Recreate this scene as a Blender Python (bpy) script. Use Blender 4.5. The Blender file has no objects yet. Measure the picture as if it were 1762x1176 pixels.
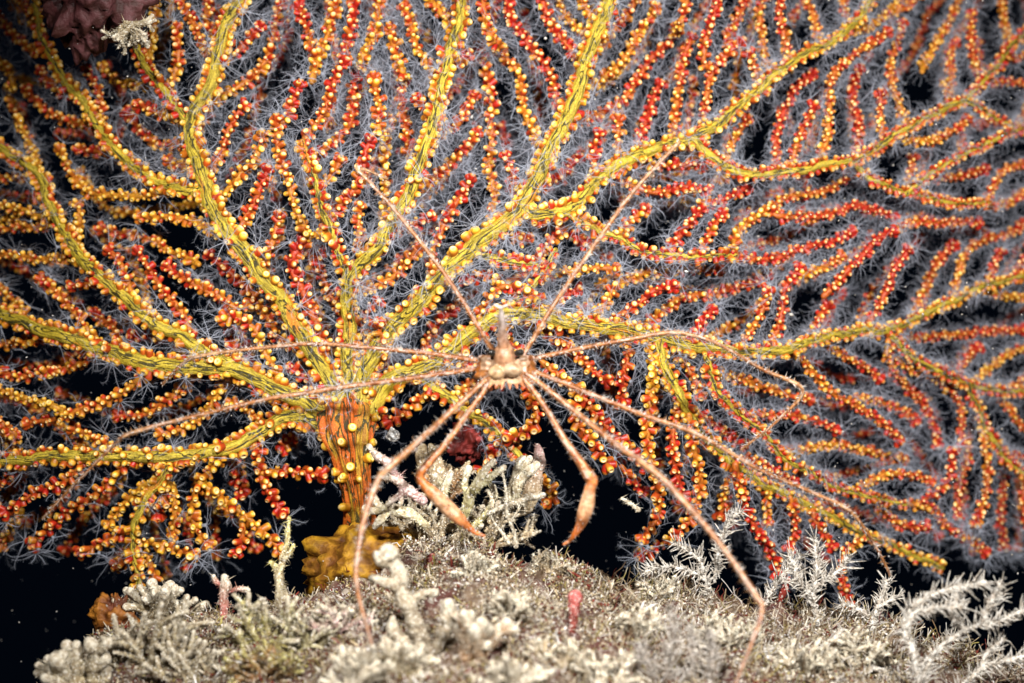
import bpy, math, random
import numpy as np
from mathutils import Vector, Matrix, noise as mnoise, kdtree

random.seed(7)
RNG = np.random.default_rng(11)
scene = bpy.context.scene
COL = scene.collection

# ------------------------------------------------------------------ camera, world, strobes, exposure
# one unit is one centimetre; the fan stands in the plane y = 0, the camera 30 cm in front of it
scene.unit_settings.system = 'METRIC'
scene.unit_settings.scale_length = 0.01
DIST = 30.0
cam_data = bpy.data.cameras.new('camera')
cam = bpy.data.objects.new('camera', cam_data)
COL.objects.link(cam)
cam.location = (0, -DIST, 0)
cam.rotation_euler = (math.radians(90), 0, 0)
cam_data.sensor_width = 36
cam_data.lens = 36 * DIST / 17.62
cam_data.clip_start = 0.1
cam_data.clip_end = 500
cam_data.dof.use_dof = True
cam_data.dof.focus_distance = DIST - 0.7
cam_data.dof.aperture_fstop = 0.135
scene.camera = cam

world = bpy.data.worlds.new('World')
scene.world = world
world.use_nodes = True
bg = world.node_tree.nodes['Background']
bg.inputs['Color'].default_value = (0.10, 0.22, 0.5, 1)
bg.inputs['Strength'].default_value = 0.006


def strobe(name, loc, target, power, size, cone):
    ld = bpy.data.lights.new(name, 'SPOT')
    ld.shadow_soft_size = size
    ld.energy = power
    ld.spot_size = math.radians(cone)
    ld.spot_blend = 1.0
    ld.color = (1.0, 0.97, 0.93)
    lo = bpy.data.objects.new(name, ld)
    COL.objects.link(lo)
    lo.location = loc
    lo.rotation_euler = (Vector(target) - Vector(loc)).to_track_quat('-Z', 'Y').to_euler()


# the two strobes of the underwater photographer, left and right above the camera
strobe('strobe', (-6.5, -21, 10.0), (1.2, 0, -0.3), 33000, 0.5, 64)
strobe('strobe', (9.0, -22, 9.0), (2.6, 0, -0.4), 42000, 0.5, 80)

scene.view_settings.view_transform = 'Standard'
scene.view_settings.look = 'None'
scene.view_settings.exposure = 0.12
scene.view_settings.gamma = 1.0
scene.render.engine = 'CYCLES'
scene.cycles.max_bounces = 4
scene.cycles.diffuse_bounces = 2
scene.cycles.glossy_bounces = 1
scene.cycles.transmission_bounces = 2
scene.cycles.transparent_max_bounces = 14
scene.cycles.use_adaptive_sampling = False


# ------------------------------------------------------------------ helpers
def P(px, py, y=0.0):
    s = (DIST + y) / DIST
    return np.array(((px - 881.0) / 100 * s, y, (588.0 - py) / 100 * s))


def unit(v):
    v = np.asarray(v, float)
    return v / (np.linalg.norm(v, axis=-1, keepdims=True) + 1e-12)


ORIGIN = {}


class Geo:
    """collects vertices, faces, uv and colour of one mesh"""

    def __init__(self):
        self.V, self.F3, self.F4, self.C, self.U = [], [], [], [], []
        self.n = 0

    def add(self, V, F3=None, F4=None, C=None, U=None):
        V = np.asarray(V, float).reshape(-1, 3)
        k = len(V)
        self.V.append(V)
        if F3 is not None and len(F3):
            self.F3.append(np.asarray(F3, int) + self.n)
        if F4 is not None and len(F4):
            self.F4.append(np.asarray(F4, int) + self.n)
        if C is None:
            C = np.ones((k, 3))
        C = np.asarray(C, float)
        if C.ndim == 1:
            C = np.tile(C, (k, 1))
        self.C.append(C)
        self.U.append(np.zeros((k, 2)) if U is None else np.asarray(U, float))
        self.n += k

    def merged(self):
        V = np.concatenate(self.V)
        C = np.concatenate(self.C)
        U = np.concatenate(self.U)
        F3 = np.concatenate(self.F3) if self.F3 else np.zeros((0, 3), int)
        F4 = np.concatenate(self.F4) if self.F4 else np.zeros((0, 4), int)
        return V, F3, F4, C, U


def make_mesh(name, V, F3, F4, C, U):
    me = bpy.data.meshes.new(name)
    me.vertices.add(len(V))
    me.vertices.foreach_set('co', V.astype(np.float32).ravel())
    loops = np.concatenate([F3.ravel(), F4.ravel()]).astype(np.int32)
    me.loops.add(len(loops))
    me.loops.foreach_set('vertex_index', loops)
    n3, n4 = len(F3), len(F4)
    me.polygons.add(n3 + n4)
    starts = np.concatenate([np.arange(n3) * 3, n3 * 3 + np.arange(n4) * 4]).astype(np.int32)
    me.polygons.foreach_set('loop_start', starts)
    me.polygons.foreach_set('use_smooth', np.ones(n3 + n4, bool))
    uv = me.uv_layers.new(name='UVMap')
    uv.data.foreach_set('uv', U[loops].astype(np.float32).ravel())
    ca = me.color_attributes.new('tint', 'FLOAT_COLOR', 'POINT')
    ca.data.foreach_set('color', np.concatenate([C, np.ones((len(C), 1))], 1).astype(np.float32).ravel())
    me.update()
    me.validate()
    return me


def tag(o, label=None, cat=None, group=None, kind=None):
    if label:
        o['label'] = label
    if cat:
        o['category'] = cat
    if group:
        o['group'] = group
    if kind:
        o['kind'] = kind
    g_ = {'coralline_clump': 'pale limy clumps along the bottom of the reef', 'coralline_thicket': 'pale thickets around the left orange claw', 'wiry_tuft': 'wiry tufts on the reef ridge',
          'feather_hydroid': 'white feathery hydroids at the right', 'twig_algae': 'twiggy algae tufts beside the yellow sponge', 'forked_algae': 'forked algae behind the left orange claw',
          'beige_frond': 'beige crusty fronds behind the left orange claw', 'coralline_sprig': 'pale sprigs beside the trunk', 'knobbed_stalk': 'red knobbed stalks'}.get(o.name.split('.')[0])
    if g_:
        o['group'] = g_
    return o


def link(name, data, parent=None, origin=(0, 0, 0)):
    o = bpy.data.objects.new(name, data)
    COL.objects.link(o)
    origin = np.asarray(origin, float)
    if parent is not None:
        o.parent = parent
        o.location = origin - ORIGIN[parent.name]
    else:
        o.location = origin
    ORIGIN[o.name] = origin
    return o


def obj(name, geo, mat, parent=None, origin=None):
    V, F3, F4, C, U = geo.merged()
    if origin is None:
        origin = V.mean(0)
        if parent is None:
            origin[2] = V[:, 2].min()
    me = make_mesh(name, V - origin, F3, F4, C, U)
    me.materials.append(mat)
    return link(name, me, parent, origin)


def empty(name, origin):
    return link(name, None, None, origin)


def spline(pts, step):
    """Catmull-Rom through rows of pts (any width); spacing measured on the first two columns"""
    pts = np.asarray(pts, float)
    p = np.vstack([2 * pts[0] - pts[1], pts, 2 * pts[-1] - pts[-2]])
    out = []
    for i in range(1, len(p) - 2):
        a, b, c, d = p[i - 1], p[i], p[i + 1], p[i + 2]
        n = max(2, int(np.linalg.norm(c[:2] - b[:2]) / step))
        t = np.linspace(0, 1, n, endpoint=False)[:, None]
        out.append(0.5 * (2 * b + (c - a) * t + (2 * a - 5 * b + 4 * c - d) * t ** 2 + (3 * b - a - 3 * c + d) * t ** 3))
    out.append(pts[-1:])
    return np.vstack(out)


CAMDIR = np.array((0, -1.0, 0))


def tangents(pts):
    return unit(np.gradient(pts, axis=0))


def frames(pts):
    """tangent, a side vector and a vector towards the front, with the front kept near -y"""
    T = tangents(pts)
    ref = np.tile(CAMDIR, (len(pts), 1))
    bad = np.abs((T * ref).sum(1)) > 0.93
    ref[bad] = (0, 0, 1)
    S = unit(np.cross(T, ref))
    B = unit(np.cross(S, T))
    return T, S, B


def tube(geo, pts, rad, sides=8, color=(1, 1, 1), flat=1.0, ridge=None, round_end=True, round_start=True, facing=False):
    """closed tube; theta 0 faces away from the front so that the uv seam lies at the back"""
    pts = np.asarray(pts, float)
    rad = np.broadcast_to(np.asarray(rad, float), (len(pts),)).copy()
    color = np.asarray(color, float)
    if color.ndim == 1:
        color = np.tile(color, (len(pts), 1))
    T = tangents(pts)

    def cap(end):
        i = -1 if end else 0
        sgn = 1 if end else -1
        f = np.array((0.45, 0.8, 0.97))
        c = np.sqrt(1 - f ** 2)
        return pts[i] + sgn * T[i] * rad[i] * f[:, None], rad[i] * c, np.tile(color[i], (3, 1))
    if round_end:
        a, b, c = cap(True)
        pts, rad, color = np.vstack([pts, a]), np.append(rad, b), np.vstack([color, c])
    if round_start:
        a, b, c = cap(False)
        pts, rad, color = np.vstack([a[::-1], pts]), np.append(b[::-1], rad), np.vstack([c[::-1], color])
    n = len(pts)
    T, S, B = frames(pts)
    m = sides + 1
    th = np.linspace(0, 2 * math.pi, m)
    r = rad[:, None] * np.ones(m)
    L = np.concatenate([[0], np.cumsum(np.linalg.norm(np.diff(pts, axis=0), axis=1))])
    if ridge is not None:
        r = r * ridge(th[None, :], L[:, None])
    V = pts[:, None, :] + r[..., None] * (np.sin(th)[None, :, None] * S[:, None, :] - flat * np.cos(th)[None, :, None] * B[:, None, :])
    i, j = np.meshgrid(np.arange(n - 1), np.arange(sides), indexing='ij')
    a = i * m + j
    F4 = np.stack([a, a + m, a + m + 1, a + 1], -1).reshape(-1, 4)
    Uv = np.stack([th[None, :] * np.full((n, 1), max(rad.max() * 0.8, 0.03)), L[:, None] * np.ones(m)], -1)
    base = geo.n
    CC = np.repeat(color, m, 0)
    if facing:   # how far round the limb a point lies: 1 on the front ridge, 0 on the back
        CC = np.tile((0.5 - 0.5 * np.cos(th))[:, None] * np.ones(3), (n, 1))
    geo.add(V.reshape(-1, 3), None, F4, CC, Uv.reshape(-1, 2))
    c0 = geo.n
    geo.add(np.vstack([pts[0], pts[-1]]), None, None, np.vstack([color[0], color[-1]]), np.vstack([[0, 0], [0, L[-1]]]))
    j = np.arange(sides)
    geo.F3.append(np.stack([np.full(sides, c0), base + j, base + j + 1], -1))
    geo.F3.append(np.stack([np.full(sides, c0 + 1), base + (n - 1) * m + j + 1, base + (n - 1) * m + j], -1))


def basis_to(d, roll):
    """(k,3,3) rotations taking z to d, rolled about it"""
    d = unit(d)
    ref = np.tile(np.array((0.31, 0.11, 0.94)), (len(d), 1))
    x = unit(np.cross(ref, d))
    y = np.cross(d, x)
    c, s = np.cos(roll)[:, None], np.sin(roll)[:, None]
    return np.stack([c * x + s * y, -s * x + c * y, d], -1)


def stamp(geo, tV, tF3, tF4, pos, R, scale, colors):
    """copies a template (k verts) to every pos; colors (m,k,3)"""
    m, k = len(pos), len(tV)
    scale = np.asarray(scale, float)
    if scale.ndim == 1:
        scale = scale[:, None]
    V = np.einsum('mij,mkj->mki', R, tV[None] * scale[:, None, :]) + pos[:, None, :]
    off = (np.arange(m) * k)[:, None, None]
    F3 = (tF3[None] + off).reshape(-1, 3) if len(tF3) else None
    F4 = (tF4[None] + off).reshape(-1, 4) if len(tF4) else None
    geo.add(V.reshape(-1, 3), F3, F4, np.broadcast_to(colors, (m, k, 3)).reshape(-1, 3))


def lathe_template(profile, segs):
    """profile of (r,z) from bottom to top, closed at the top by a centre vertex"""
    pr = np.asarray(profile, float)
    n = len(pr)
    th = np.arange(segs) * 2 * math.pi / segs
    V = np.stack([pr[:, 0, None] * np.cos(th), pr[:, 0, None] * np.sin(th), pr[:, 1, None] * np.ones(segs)], -1).reshape(-1, 3)
    F4 = []
    for i in range(n - 1):
        for j in range(segs):
            k = (j + 1) % segs
            F4.append((i * segs + j, i * segs + k, (i + 1) * segs + k, (i + 1) * segs + j))
    V = np.vstack([V, [0, 0, pr[-1, 1]]])
    c = len(V) - 1
    F3 = [((n - 1) * segs + j, (n - 1) * segs + (j + 1) % segs, c) for j in range(segs)]
    lev = np.append(np.repeat(np.arange(n), segs), n)
    return V, np.array(F3), np.array(F4), lev


# ------------------------------------------------------------------ materials
def new_mat(name):
    m = bpy.data.materials.new(name)
    m.use_nodes = True
    nt = m.node_tree
    b = nt.nodes['Principled BSDF']
    return m, nt, b


def node(nt, t, **kw):
    n = nt.nodes.new(t)
    for k, v in kw.items():
        if k in n.inputs:
            n.inputs[k].default_value = v
        else:
            setattr(n, k, v)
    return n


def mixc(nt, fac, a, b, blend='MIX'):
    n = nt.nodes.new('ShaderNodeMix')
    n.data_type = 'RGBA'
    n.blend_type = blend
    for sock, v in ((n.inputs[0], fac), (n.inputs[6], a), (n.inputs[7], b)):
        if hasattr(v, 'links'):
            nt.links.new(v, sock)
        elif isinstance(v, (int, float)):
            sock.default_value = v
        else:
            sock.default_value = (*v, 1)
    return n.outputs[2]


def ramp(nt, src, a, b):
    n = node(nt, 'ShaderNodeMapRange', interpolation_type='SMOOTHSTEP')
    nt.links.new(src, n.inputs[0])
    n.inputs[1].default_value = a
    n.inputs[2].default_value = b
    return n.outputs[0]


def noise(nt, vec, scale, detail=3, rough=0.55, dist=0.0):
    n = node(nt, 'ShaderNodeTexNoise')
    n.inputs['Scale'].default_value = scale
    n.inputs['Detail'].default_value = detail
    n.inputs['Roughness'].default_value = rough
    n.inputs['Distortion'].default_value = dist
    if vec is not None:
        nt.links.new(vec, n.inputs['Vector'])
    return n.outputs[0]


def bump(nt, bsdf, h, strength, dist):
    n = node(nt, 'ShaderNodeBump')
    n.inputs['Strength'].default_value = strength
    n.inputs['Distance'].default_value = dist
    nt.links.new(h, n.inputs['Height'])
    nt.links.new(n.outputs[0], bsdf.inputs['Normal'])


def tint_mat(name, rough=0.5, noise_scale=9.0, var=0.35, bump_s=0.3, bump_d=0.02, spec=0.4, grain=None, sss=0.0):
    """colour from the mesh, broken up by noise"""
    m, nt, b = new_mat(name)
    at = node(nt, 'ShaderNodeAttribute', attribute_name='tint')
    tc = node(nt, 'ShaderNodeTexCoord')
    n1 = noise(nt, tc.outputs['Object'], noise_scale, 4)
    dark = mixc(nt, 1.0, at.outputs['Color'], (1 - var, 1 - var * 1.15, 1 - var * 1.3), 'MULTIPLY')
    col = mixc(nt, ramp(nt, n1, 0.38, 0.62), dark, at.outputs['Color'])
    if grain:
        n2 = noise(nt, tc.outputs['Object'], grain[0], 2)
        col = mixc(nt, ramp(nt, n2, grain[1], grain[1] + 0.06), col, grain[2])
    nt.links.new(col, b.inputs['Base Color'])
    b.inputs['Roughness'].default_value = rough
    b.inputs['Specular IOR Level'].default_value = spec
    if sss:
        b.inputs['Subsurface Weight'].default_value = sss
        b.inputs['Subsurface Radius'].default_value = (1.0, 0.35, 0.1)
        b.inputs['Subsurface Scale'].default_value = 0.05
    bump(nt, b, n1, bump_s, bump_d)
    return m


def branch_mat(name, yellow, olive, orange, orange_lo, line_w, line_front):
    m, nt, b = new_mat(name)
    uv = node(nt, 'ShaderNodeUVMap', uv_map='UVMap')
    oi = node(nt, 'ShaderNodeObjectInfo')
    mp = node(nt, 'ShaderNodeMapping')
    mp.inputs['Scale'].default_value = (9.5, 1.6, 1)
    nt.links.new(uv.outputs[0], mp.inputs[0])
    add = node(nt, 'ShaderNodeVectorMath', operation='ADD')
    nt.links.new(mp.outputs[0], add.inputs[0])
    nt.links.new(oi.outputs['Location'], add.inputs[1])
    n1 = noise(nt, add.outputs[0], 1.0, 2.5, 0.5, 1.0)
    ab = node(nt, 'ShaderNodeMath', operation='SUBTRACT')
    nt.links.new(n1, ab.inputs[0])
    ab.inputs[1].default_value = 0.5
    ab2 = node(nt, 'ShaderNodeMath', operation='ABSOLUTE')
    nt.links.new(ab.outputs[0], ab2.inputs[0])
    line = ramp(nt, ab2.outputs[0], line_w * 0.25, line_w)
    n2 = noise(nt, add.outputs[0], 0.45, 3)
    n3 = noise(nt, add.outputs[0], 2.6, 3)
    c = mixc(nt, ramp(nt, n3, 0.35, 0.65), olive, yellow)
    c = mixc(nt, ramp(nt, n2, orange_lo, orange_lo + 0.1), c, orange)
    fa = node(nt, 'ShaderNodeAttribute', attribute_name='tint')
    fw = node(nt, 'ShaderNodeMath', operation='MULTIPLY_ADD')
    nt.links.new(n2, fw.inputs[0])
    fw.inputs[1].default_value = 0.5
    nt.links.new(fa.outputs['Fac'], fw.inputs[2])
    c = mixc(nt, ramp(nt, fw.outputs[0], 0.78, 0.98), orange, c)
    nl = node(nt, 'ShaderNodeMath', operation='SUBTRACT')
    nl.inputs[0].default_value = 1.0
    nt.links.new(line, nl.inputs[1])
    mk = node(nt, 'ShaderNodeMath', operation='MULTIPLY')
    nt.links.new(nl.outputs[0], mk.inputs[0])
    nt.links.new(ramp(nt, fw.outputs[0], line_front, line_front + 0.14), mk.inputs[1])
    c = mixc(nt, mk.outputs[0], c, (0.035, 0.03, 0.006))
    nt.links.new(c, b.inputs['Base Color'])
    b.inputs['Roughness'].default_value = 0.45
    b.inputs['Specular IOR Level'].default_value = 0.35
    tco = node(nt, 'ShaderNodeTexCoord')
    n4 = noise(nt, tco.outputs['Object'], 38.0, 3, 0.7)
    c = mixc(nt, ramp(nt, n4, 0.30, 0.62), mixc(nt, 1.0, c, (0.55, 0.48, 0.40), 'MULTIPLY'), c)
    c = mixc(nt, ramp(nt, n4, 0.64, 0.72), c, (0.72, 0.58, 0.18))
    nt.links.new(c, b.inputs['Base Color'])
    h = node(nt, 'ShaderNodeMath', operation='MULTIPLY_ADD')
    nt.links.new(n4, h.inputs[0])
    h.inputs[1].default_value = 1.2
    nt.links.new(line, h.inputs[2])
    h0 = h
    h = node(nt, 'ShaderNodeMath', operation='ADD')
    nt.links.new(h0.outputs[0], h.inputs[0])
    nt.links.new(n3, h.inputs[1])
    bump(nt, b, h.outputs[0], 0.6, 0.03)
    return m


M_BRANCH = branch_mat('sea_fan_branch', (0.59, 0.44, 0.036), (0.29, 0.22, 0.016), (0.54, 0.20, 0.010), 0.60, 0.050, 1.04)
M_TRUNK = branch_mat('sea_fan_trunk', (0.52, 0.31, 0.022), (0.32, 0.14, 0.010), (0.54, 0.115, 0.008), 0.41, 0.05, 0.6)
M_POLYP = tint_mat('polyp_calyx', 0.42, 30.0, 0.18, 0.25, 0.012, 0.45)
M_BRLET = tint_mat('branchlet_skin', 0.5, 16.0, 0.4, 0.6, 0.03, 0.4)
M_CRAB = tint_mat('crab_shell', 0.4, 10.0, 0.45, 0.6, 0.02, 0.5, (22.0, 0.67, (0.55, 0.42, 0.38)))
M_CRUST = tint_mat('limy_crust', 0.75, 14.0, 0.42, 0.9, 0.05, 0.25, (30.0, 0.58, (0.74, 0.70, 0.62)))
M_SPONGE = tint_mat('sponge_skin', 0.6, 5.0, 0.6, 0.8, 0.08, 0.3)
M_TURF = tint_mat('turf_filaments', 0.7, 8.0, 0.3, 0.2, 0.01, 0.2)

# tentacles: thin watery flesh, part of the light goes through
M_TENT, nt, b = new_mat('polyp_tentacle')
b.inputs['Base Color'].default_value = (0.52, 0.56, 0.66, 1)
b.inputs['Roughness'].default_value = 0.35
tr = node(nt, 'ShaderNodeBsdfTranslucent')
tr.inputs['Color'].default_value = (0.52, 0.56, 0.66, 1)
ms = node(nt, 'ShaderNodeMixShader')
ms.inputs[0].default_value = 0.3
nt.links.new(b.outputs[0], ms.inputs[1])
nt.links.new(tr.outputs[0], ms.inputs[2])
tp = node(nt, 'ShaderNodeBsdfTransparent')
mt = node(nt, 'ShaderNodeMixShader')
mt.inputs[0].default_value = 0.6
nt.links.new(ms.outputs[0], mt.inputs[1])
nt.links.new(tp.outputs[0], mt.inputs[2])
nt.links.new(mt.outputs[0], nt.nodes['Material Output'].inputs['Surface'])

M_EYE, nt, b = new_mat('crab_eye')
b.inputs['Base Color'].default_value = (0.012, 0.010, 0.008, 1)
b.inputs['Roughness'].default_value = 0.15

M_ROCK, nt, b = new_mat('reef_rock')
tc = node(nt, 'ShaderNodeTexCoord')
na = noise(nt, tc.outputs['Object'], 1.6, 5, 0.6)
nb = noise(nt, tc.outputs['Object'], 7.0, 5, 0.65)
nc = noise(nt, tc.outputs['Object'], 22.0, 3, 0.6)
c = mixc(nt, ramp(nt, na, 0.4, 0.6), (0.07, 0.018, 0.012), (0.15, 0.10, 0.06))
c = mixc(nt, ramp(nt, nb, 0.5, 0.62), c, (0.30, 0.25, 0.20))
c = mixc(nt, ramp(nt, nc, 0.60, 0.68), c, (0.45, 0.42, 0.38))
nt.links.new(c, b.inputs['Base Color'])
b.inputs['Roughness'].default_value = 0.8
bump(nt, b, nb, 0.9, 0.12)


# ------------------------------------------------------------------ the seabed: a reef ridge in front of the fan
RIDGE = np.array([(-600, 1900), (-200, 1500), (0, 1330), (90, 1200), (170, 1120), (240, 1070), (330, 1050), (430, 1045), (520, 1020),
                  (600, 985), (680, 960), (740, 945), (850, 938), (930, 948), (1010, 975), (1090, 990), (1180, 1010), (1260, 1025),
                  (1400, 1050), (1520, 1080), (1650, 1120), (1762, 1150), (1950, 1220), (2400, 1400)], float)


def ridge_z(x):
    return np.interp(x, (RIDGE[:, 0] - 881) / 100, (588 - RIDGE[:, 1]) / 100)


def rock_h(x, y):
    """height of the rock surface; crest near y = -1.2"""
    t = y + 1.2
    front = np.where(t < 0, -0.30 * (-t) ** 1.05 - 0.02 * t * t, 0)
    back = np.where(t > 0, -0.55 * np.maximum(t, 0) ** 1.6, 0)
    return ridge_z(x) * 0.975 - 0.05 + front + back


def fbm(p, octaves=4, s=1.0):
    return mnoise.fractal(Vector(p) * s, 0.9, 2.0, octaves)


gx = np.linspace(-12, 12, 440)
gy = np.linspace(-8, 2.5, 190)
X, Y = np.meshgrid(gx, gy, indexing='ij')
Z = rock_h(X, Y)
N = np.array([[fbm((a, b_, 0.3), 5, 0.9) * 0.30 + fbm((a, b_, 7.3), 4, 2.6) * 0.20 for b_ in gy] for a in gx])
Z = np.maximum(Z + N, -24)
rg = Geo()
i, j = np.meshgrid(np.arange(len(gx) - 1), np.arange(len(gy) - 1), indexing='ij')
a = i * len(gy) + j
rg.add(np.stack([X, Y, Z], -1).reshape(-1, 3), None, np.stack([a, a + len(gy), a + len(gy) + 1, a + 1], -1).reshape(-1, 4))
tag(obj('seabed', rg, M_ROCK, None, (0, -3, -6)), kind='structure')


def ground(x, y):
    fx = np.clip((np.asarray(x) + 12) / 24 * 439, 0, 438.999)
    fy = np.clip((np.asarray(y) + 8) / 10.5 * 189, 0, 188.999)
    ix, iy = fx.astype(int), fy.astype(int)
    u, v = fx - ix, fy - iy
    return (Z[ix, iy] * (1 - u) * (1 - v) + Z[ix + 1, iy] * u * (1 - v) + Z[ix, iy + 1] * (1 - u) * v + Z[ix + 1, iy + 1] * u * v)


def on_ground(px, py):
    """the point of the rock seen at a pixel (or the crest below it)"""
    for y in np.arange(-7.8, -0.9, 0.05):
        p = P(px, py, y)
        if ground(p[0], p[1]) >= p[2]:
            return p
    p = P(px, py, -1.2)
    p[2] = ground(p[0], p[1])
    return p


# ------------------------------------------------------------------ the sea fan
def dep(px, py):
    """depth of the colony's sheet, curving away at the right, the top and the far left"""
    d = 0.15
    d += 3.3 * max(0, (px - 1000) / 760) ** 1.5
    d += 1.5 * max(0, (420 - px) / 420) ** 1.4 * (1.0 if py < 640 else 0.45)
    d += 0.9 * max(0, (430 - py) / 430) ** 1.3
    d += 0.35 * math.sin(px * 0.006 + 1.0) * math.sin(py * 0.007)
    return d


# traced limbs: (points in photograph pixels, first radius, last radius, index of the limb it leaves)
LIMBS = [
    ([(596, 716), (585, 690), (560, 640), (520, 580), (470, 500), (420, 435), (385, 390), (365, 345), (345, 290), (325, 235), (330, 200), (360, 150), (378, 90), (390, 40), (415, 0), (430, -50)], 15, 11, None),
    ([(601, 730), (599, 690), (598, 630), (597, 560), (598, 500), (610, 470), (645, 430), (680, 375), (705, 325), (725, 275), (745, 215), (762, 150), (775, 90), (790, 40), (797, -40)], 13, 9, None),
    ([(610, 740), (622, 690), (630, 640), (670, 570), (720, 520), (770, 465), (830, 410), (880, 375), (905, 345), (930, 290), (955, 245), (980, 195), (1000, 130), (1020, 70), (1045, 10), (1058, -50)], 16, 11, None),
    ([(618, 745), (640, 700), (655, 672), (685, 650), (725, 636), (770, 610), (805, 582), (850, 548), (885, 540), (930, 542), (980, 555), (1040, 561), (1100, 572), (1150, 590), (1220, 596), (1280, 606), (1340, 605), (1400, 588), (1460, 575), (1530, 565), (1580, 545), (1640, 520), (1700, 490), (1762, 475), (1830, 460)], 17, 4.5, None),
    ([(585, 735), (555, 712), (520, 690), (470, 668), (430, 645), (385, 630), (320, 636), (260, 625), (200, 610), (140, 590), (80, 570), (30, 550), (-50, 525)], 16, 11, None),
    ([(588, 760), (560, 735), (520, 716), (480, 722), (440, 748), (400, 768), (340, 780), (250, 785), (150, 784), (60, 790), (-50, 800)], 13, 9, None),
    ([(410, 634), (350, 602), (300, 575), (250, 545), (200, 500), (150, 455), (115, 410), (90, 360), (70, 310), (40, 280), (-40, 235)], 12, 8, 4),
    ([(350, 325), (330, 330), (260, 310), (205, 265), (165, 210), (130, 160), (95, 115), (70, 65), (60, 10)], 9, 6, 0),
    ([(325, 215), (290, 165), (255, 120), (232, 70), (222, -10)], 8, 6, 0),
    ([(598, 482), (575, 410), (553, 350), (540, 310), (520, 245)], 8, 5, 1),
    ([(895, 362), (925, 370), (955, 368), (985, 355), (1030, 310), (1080, 276), (1140, 252), (1180, 242), (1220, 225), (1260, 192), (1300, 158), (1340, 122), (1375, 98), (1420, 78), (1465, 45), (1520, -30)], 12, 6, 2),
    ([(1190, 240), (1215, 265), (1260, 292), (1310, 302), (1380, 292), (1440, 280), (1480, 274), (1530, 240), (1590, 205), (1630, 185), (1665, 168), (1710, 120), (1745, 75), (1800, 20)], 8, 5, 10),
    ([(975, 362), (1020, 390), (1060, 405), (1110, 432), (1180, 442), (1265, 440)], 7, 4, 2),
    ([(830, 440), (870, 450), (920, 456), (945, 466)], 7, 5, 2),
    ([(850, 550), (895, 512), (935, 470), (955, 430)], 7, 4, 3),
    ([(1525, 568), (1550, 600), (1600, 632), (1650, 656), (1700, 670), (1800, 678)], 7, 5, 3),
    ([(1665, 662), (1685, 710), (1710, 760), (1740, 800), (1800, 845)], 6, 5, 3),
    ([(1135, 588), (1145, 640), (1170, 680), (1195, 725), (1230, 770), (1290, 820), (1340, 845), (1390, 870), (1440, 896), (1490, 920), (1550, 945), (1622, 976)], 9, 6, 3),
    ([(720, 640), (745, 664), (800, 705), (840, 730), (870, 755), (890, 780), (908, 806)], 9, 6, 3),
    ([(1470, 278), (1500, 310), (1560, 330), (1630, 346), (1700, 350)], 5, 4, 10),
    ([(1560, 335), (1600, 300), (1650, 270), (1720, 238), (1810, 200)], 5, 4, 10),
    ([(1660, 172), (1690, 190), (1730, 215), (1800, 225)], 5, 4, 10),
    ([(300, 783), (275, 830), (245, 870), (228, 920), (232, 965), (238, 1000), (225, 1035)], 9, 5, 5),
    ([(1215, 610), (1240, 680), (1290, 725), (1350, 790), (1400, 820), (1470, 850), (1560, 868)], 6, 4, 3),
]
# short side twigs traced in the places where the photograph shows them alone against the black water
TWIGS = [
    ([(440, 752), (445, 790), (452, 830), (470, 860), (484, 880)], 5), ([(450, 815), (490, 812), (530, 815), (552, 818)], 5),
    ([(395, 770), (372, 800), (345, 830), (330, 870), (335, 905), (355, 935)], 5), ([(345, 832), (395, 868), (430, 895), (460, 922), (484, 950)], 5),
    ([(220, 788), (190, 830), (150, 860), (100, 895), (60, 935)], 4), ([(230, 905), (190, 930), (140, 950)], 5),
    ([(150, 787), (110, 830), (60, 850), (10, 880)], 4), ([(235, 930), (280, 940), (330, 955)], 4),
    ([(285, 810), (285, 850), (272, 885)], 5),
    ([(470, 668), (475, 640), (450, 600), (440, 570), (410, 548), (388, 548)], 5),
    ([(1085, 572), (1078, 620), (1070, 660), (1072, 690)], 5), ([(1115, 580), (1125, 650), (1115, 710), (1115, 760), (1128, 830), (1135, 880), (1108, 925)], 5),
    ([(1185, 715), (1195, 780), (1205, 830), (1190, 890), (1150, 930), (1105, 955)], 5),
    ([(1265, 800), (1280, 860), (1300, 910), (1330, 955), (1338, 985)], 5), ([(1360, 856), (1370, 900), (1360, 940)], 4),
    ([(930, 620), (965, 650), (1000, 680), (1040, 730), (1085, 775), (1110, 800)], 5), ([(905, 650), (915, 690), (925, 720), (905, 745), (880, 752)], 5),
    ([(1000, 680), (985, 715), (1020, 760), (1045, 800)], 4), ([(890, 770), (860, 760), (845, 790), (830, 810)], 5),
    ([(900, 800), (930, 825), (955, 850), (945, 862)], 5), ([(745, 668), (720, 690), (690, 715), (670, 725)], 5),
    ([(820, 570), (840, 520), (860, 495), (900, 500), (920, 515)], 5), ([(860, 500), (850, 475), (800, 480)], 4),
    ([(1490, 922), (1450, 960), (1455, 1020), (1470, 1060), (1490, 1085)], 4), ([(880, 545), (872, 580), (890, 600)], 4),
    ([(1580, 868), (1630, 830), (1640, 780)], 4), ([(1690, 730), (1700, 830), (1680, 900)], 4),
    ([(560, 610), (545, 560), (520, 500), (500, 455), (520, 420)], 7), ([(640, 640), (660, 600), (650, 560)], 5),
]

REGION = np.array([(-90, -90), (1850, -90), (1850, 930), (1690, 950), (1560, 940), (1470, 960), (1330, 960), (1230, 880), (1110, 880), (1060, 790),
                   (980, 690), (930, 650), (700, 690), (640, 690), (560, 735), (490, 770), (420, 800), (470, 940), (350, 960), (240, 1010),
                   (180, 950), (80, 950), (-90, 930)], float)


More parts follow.
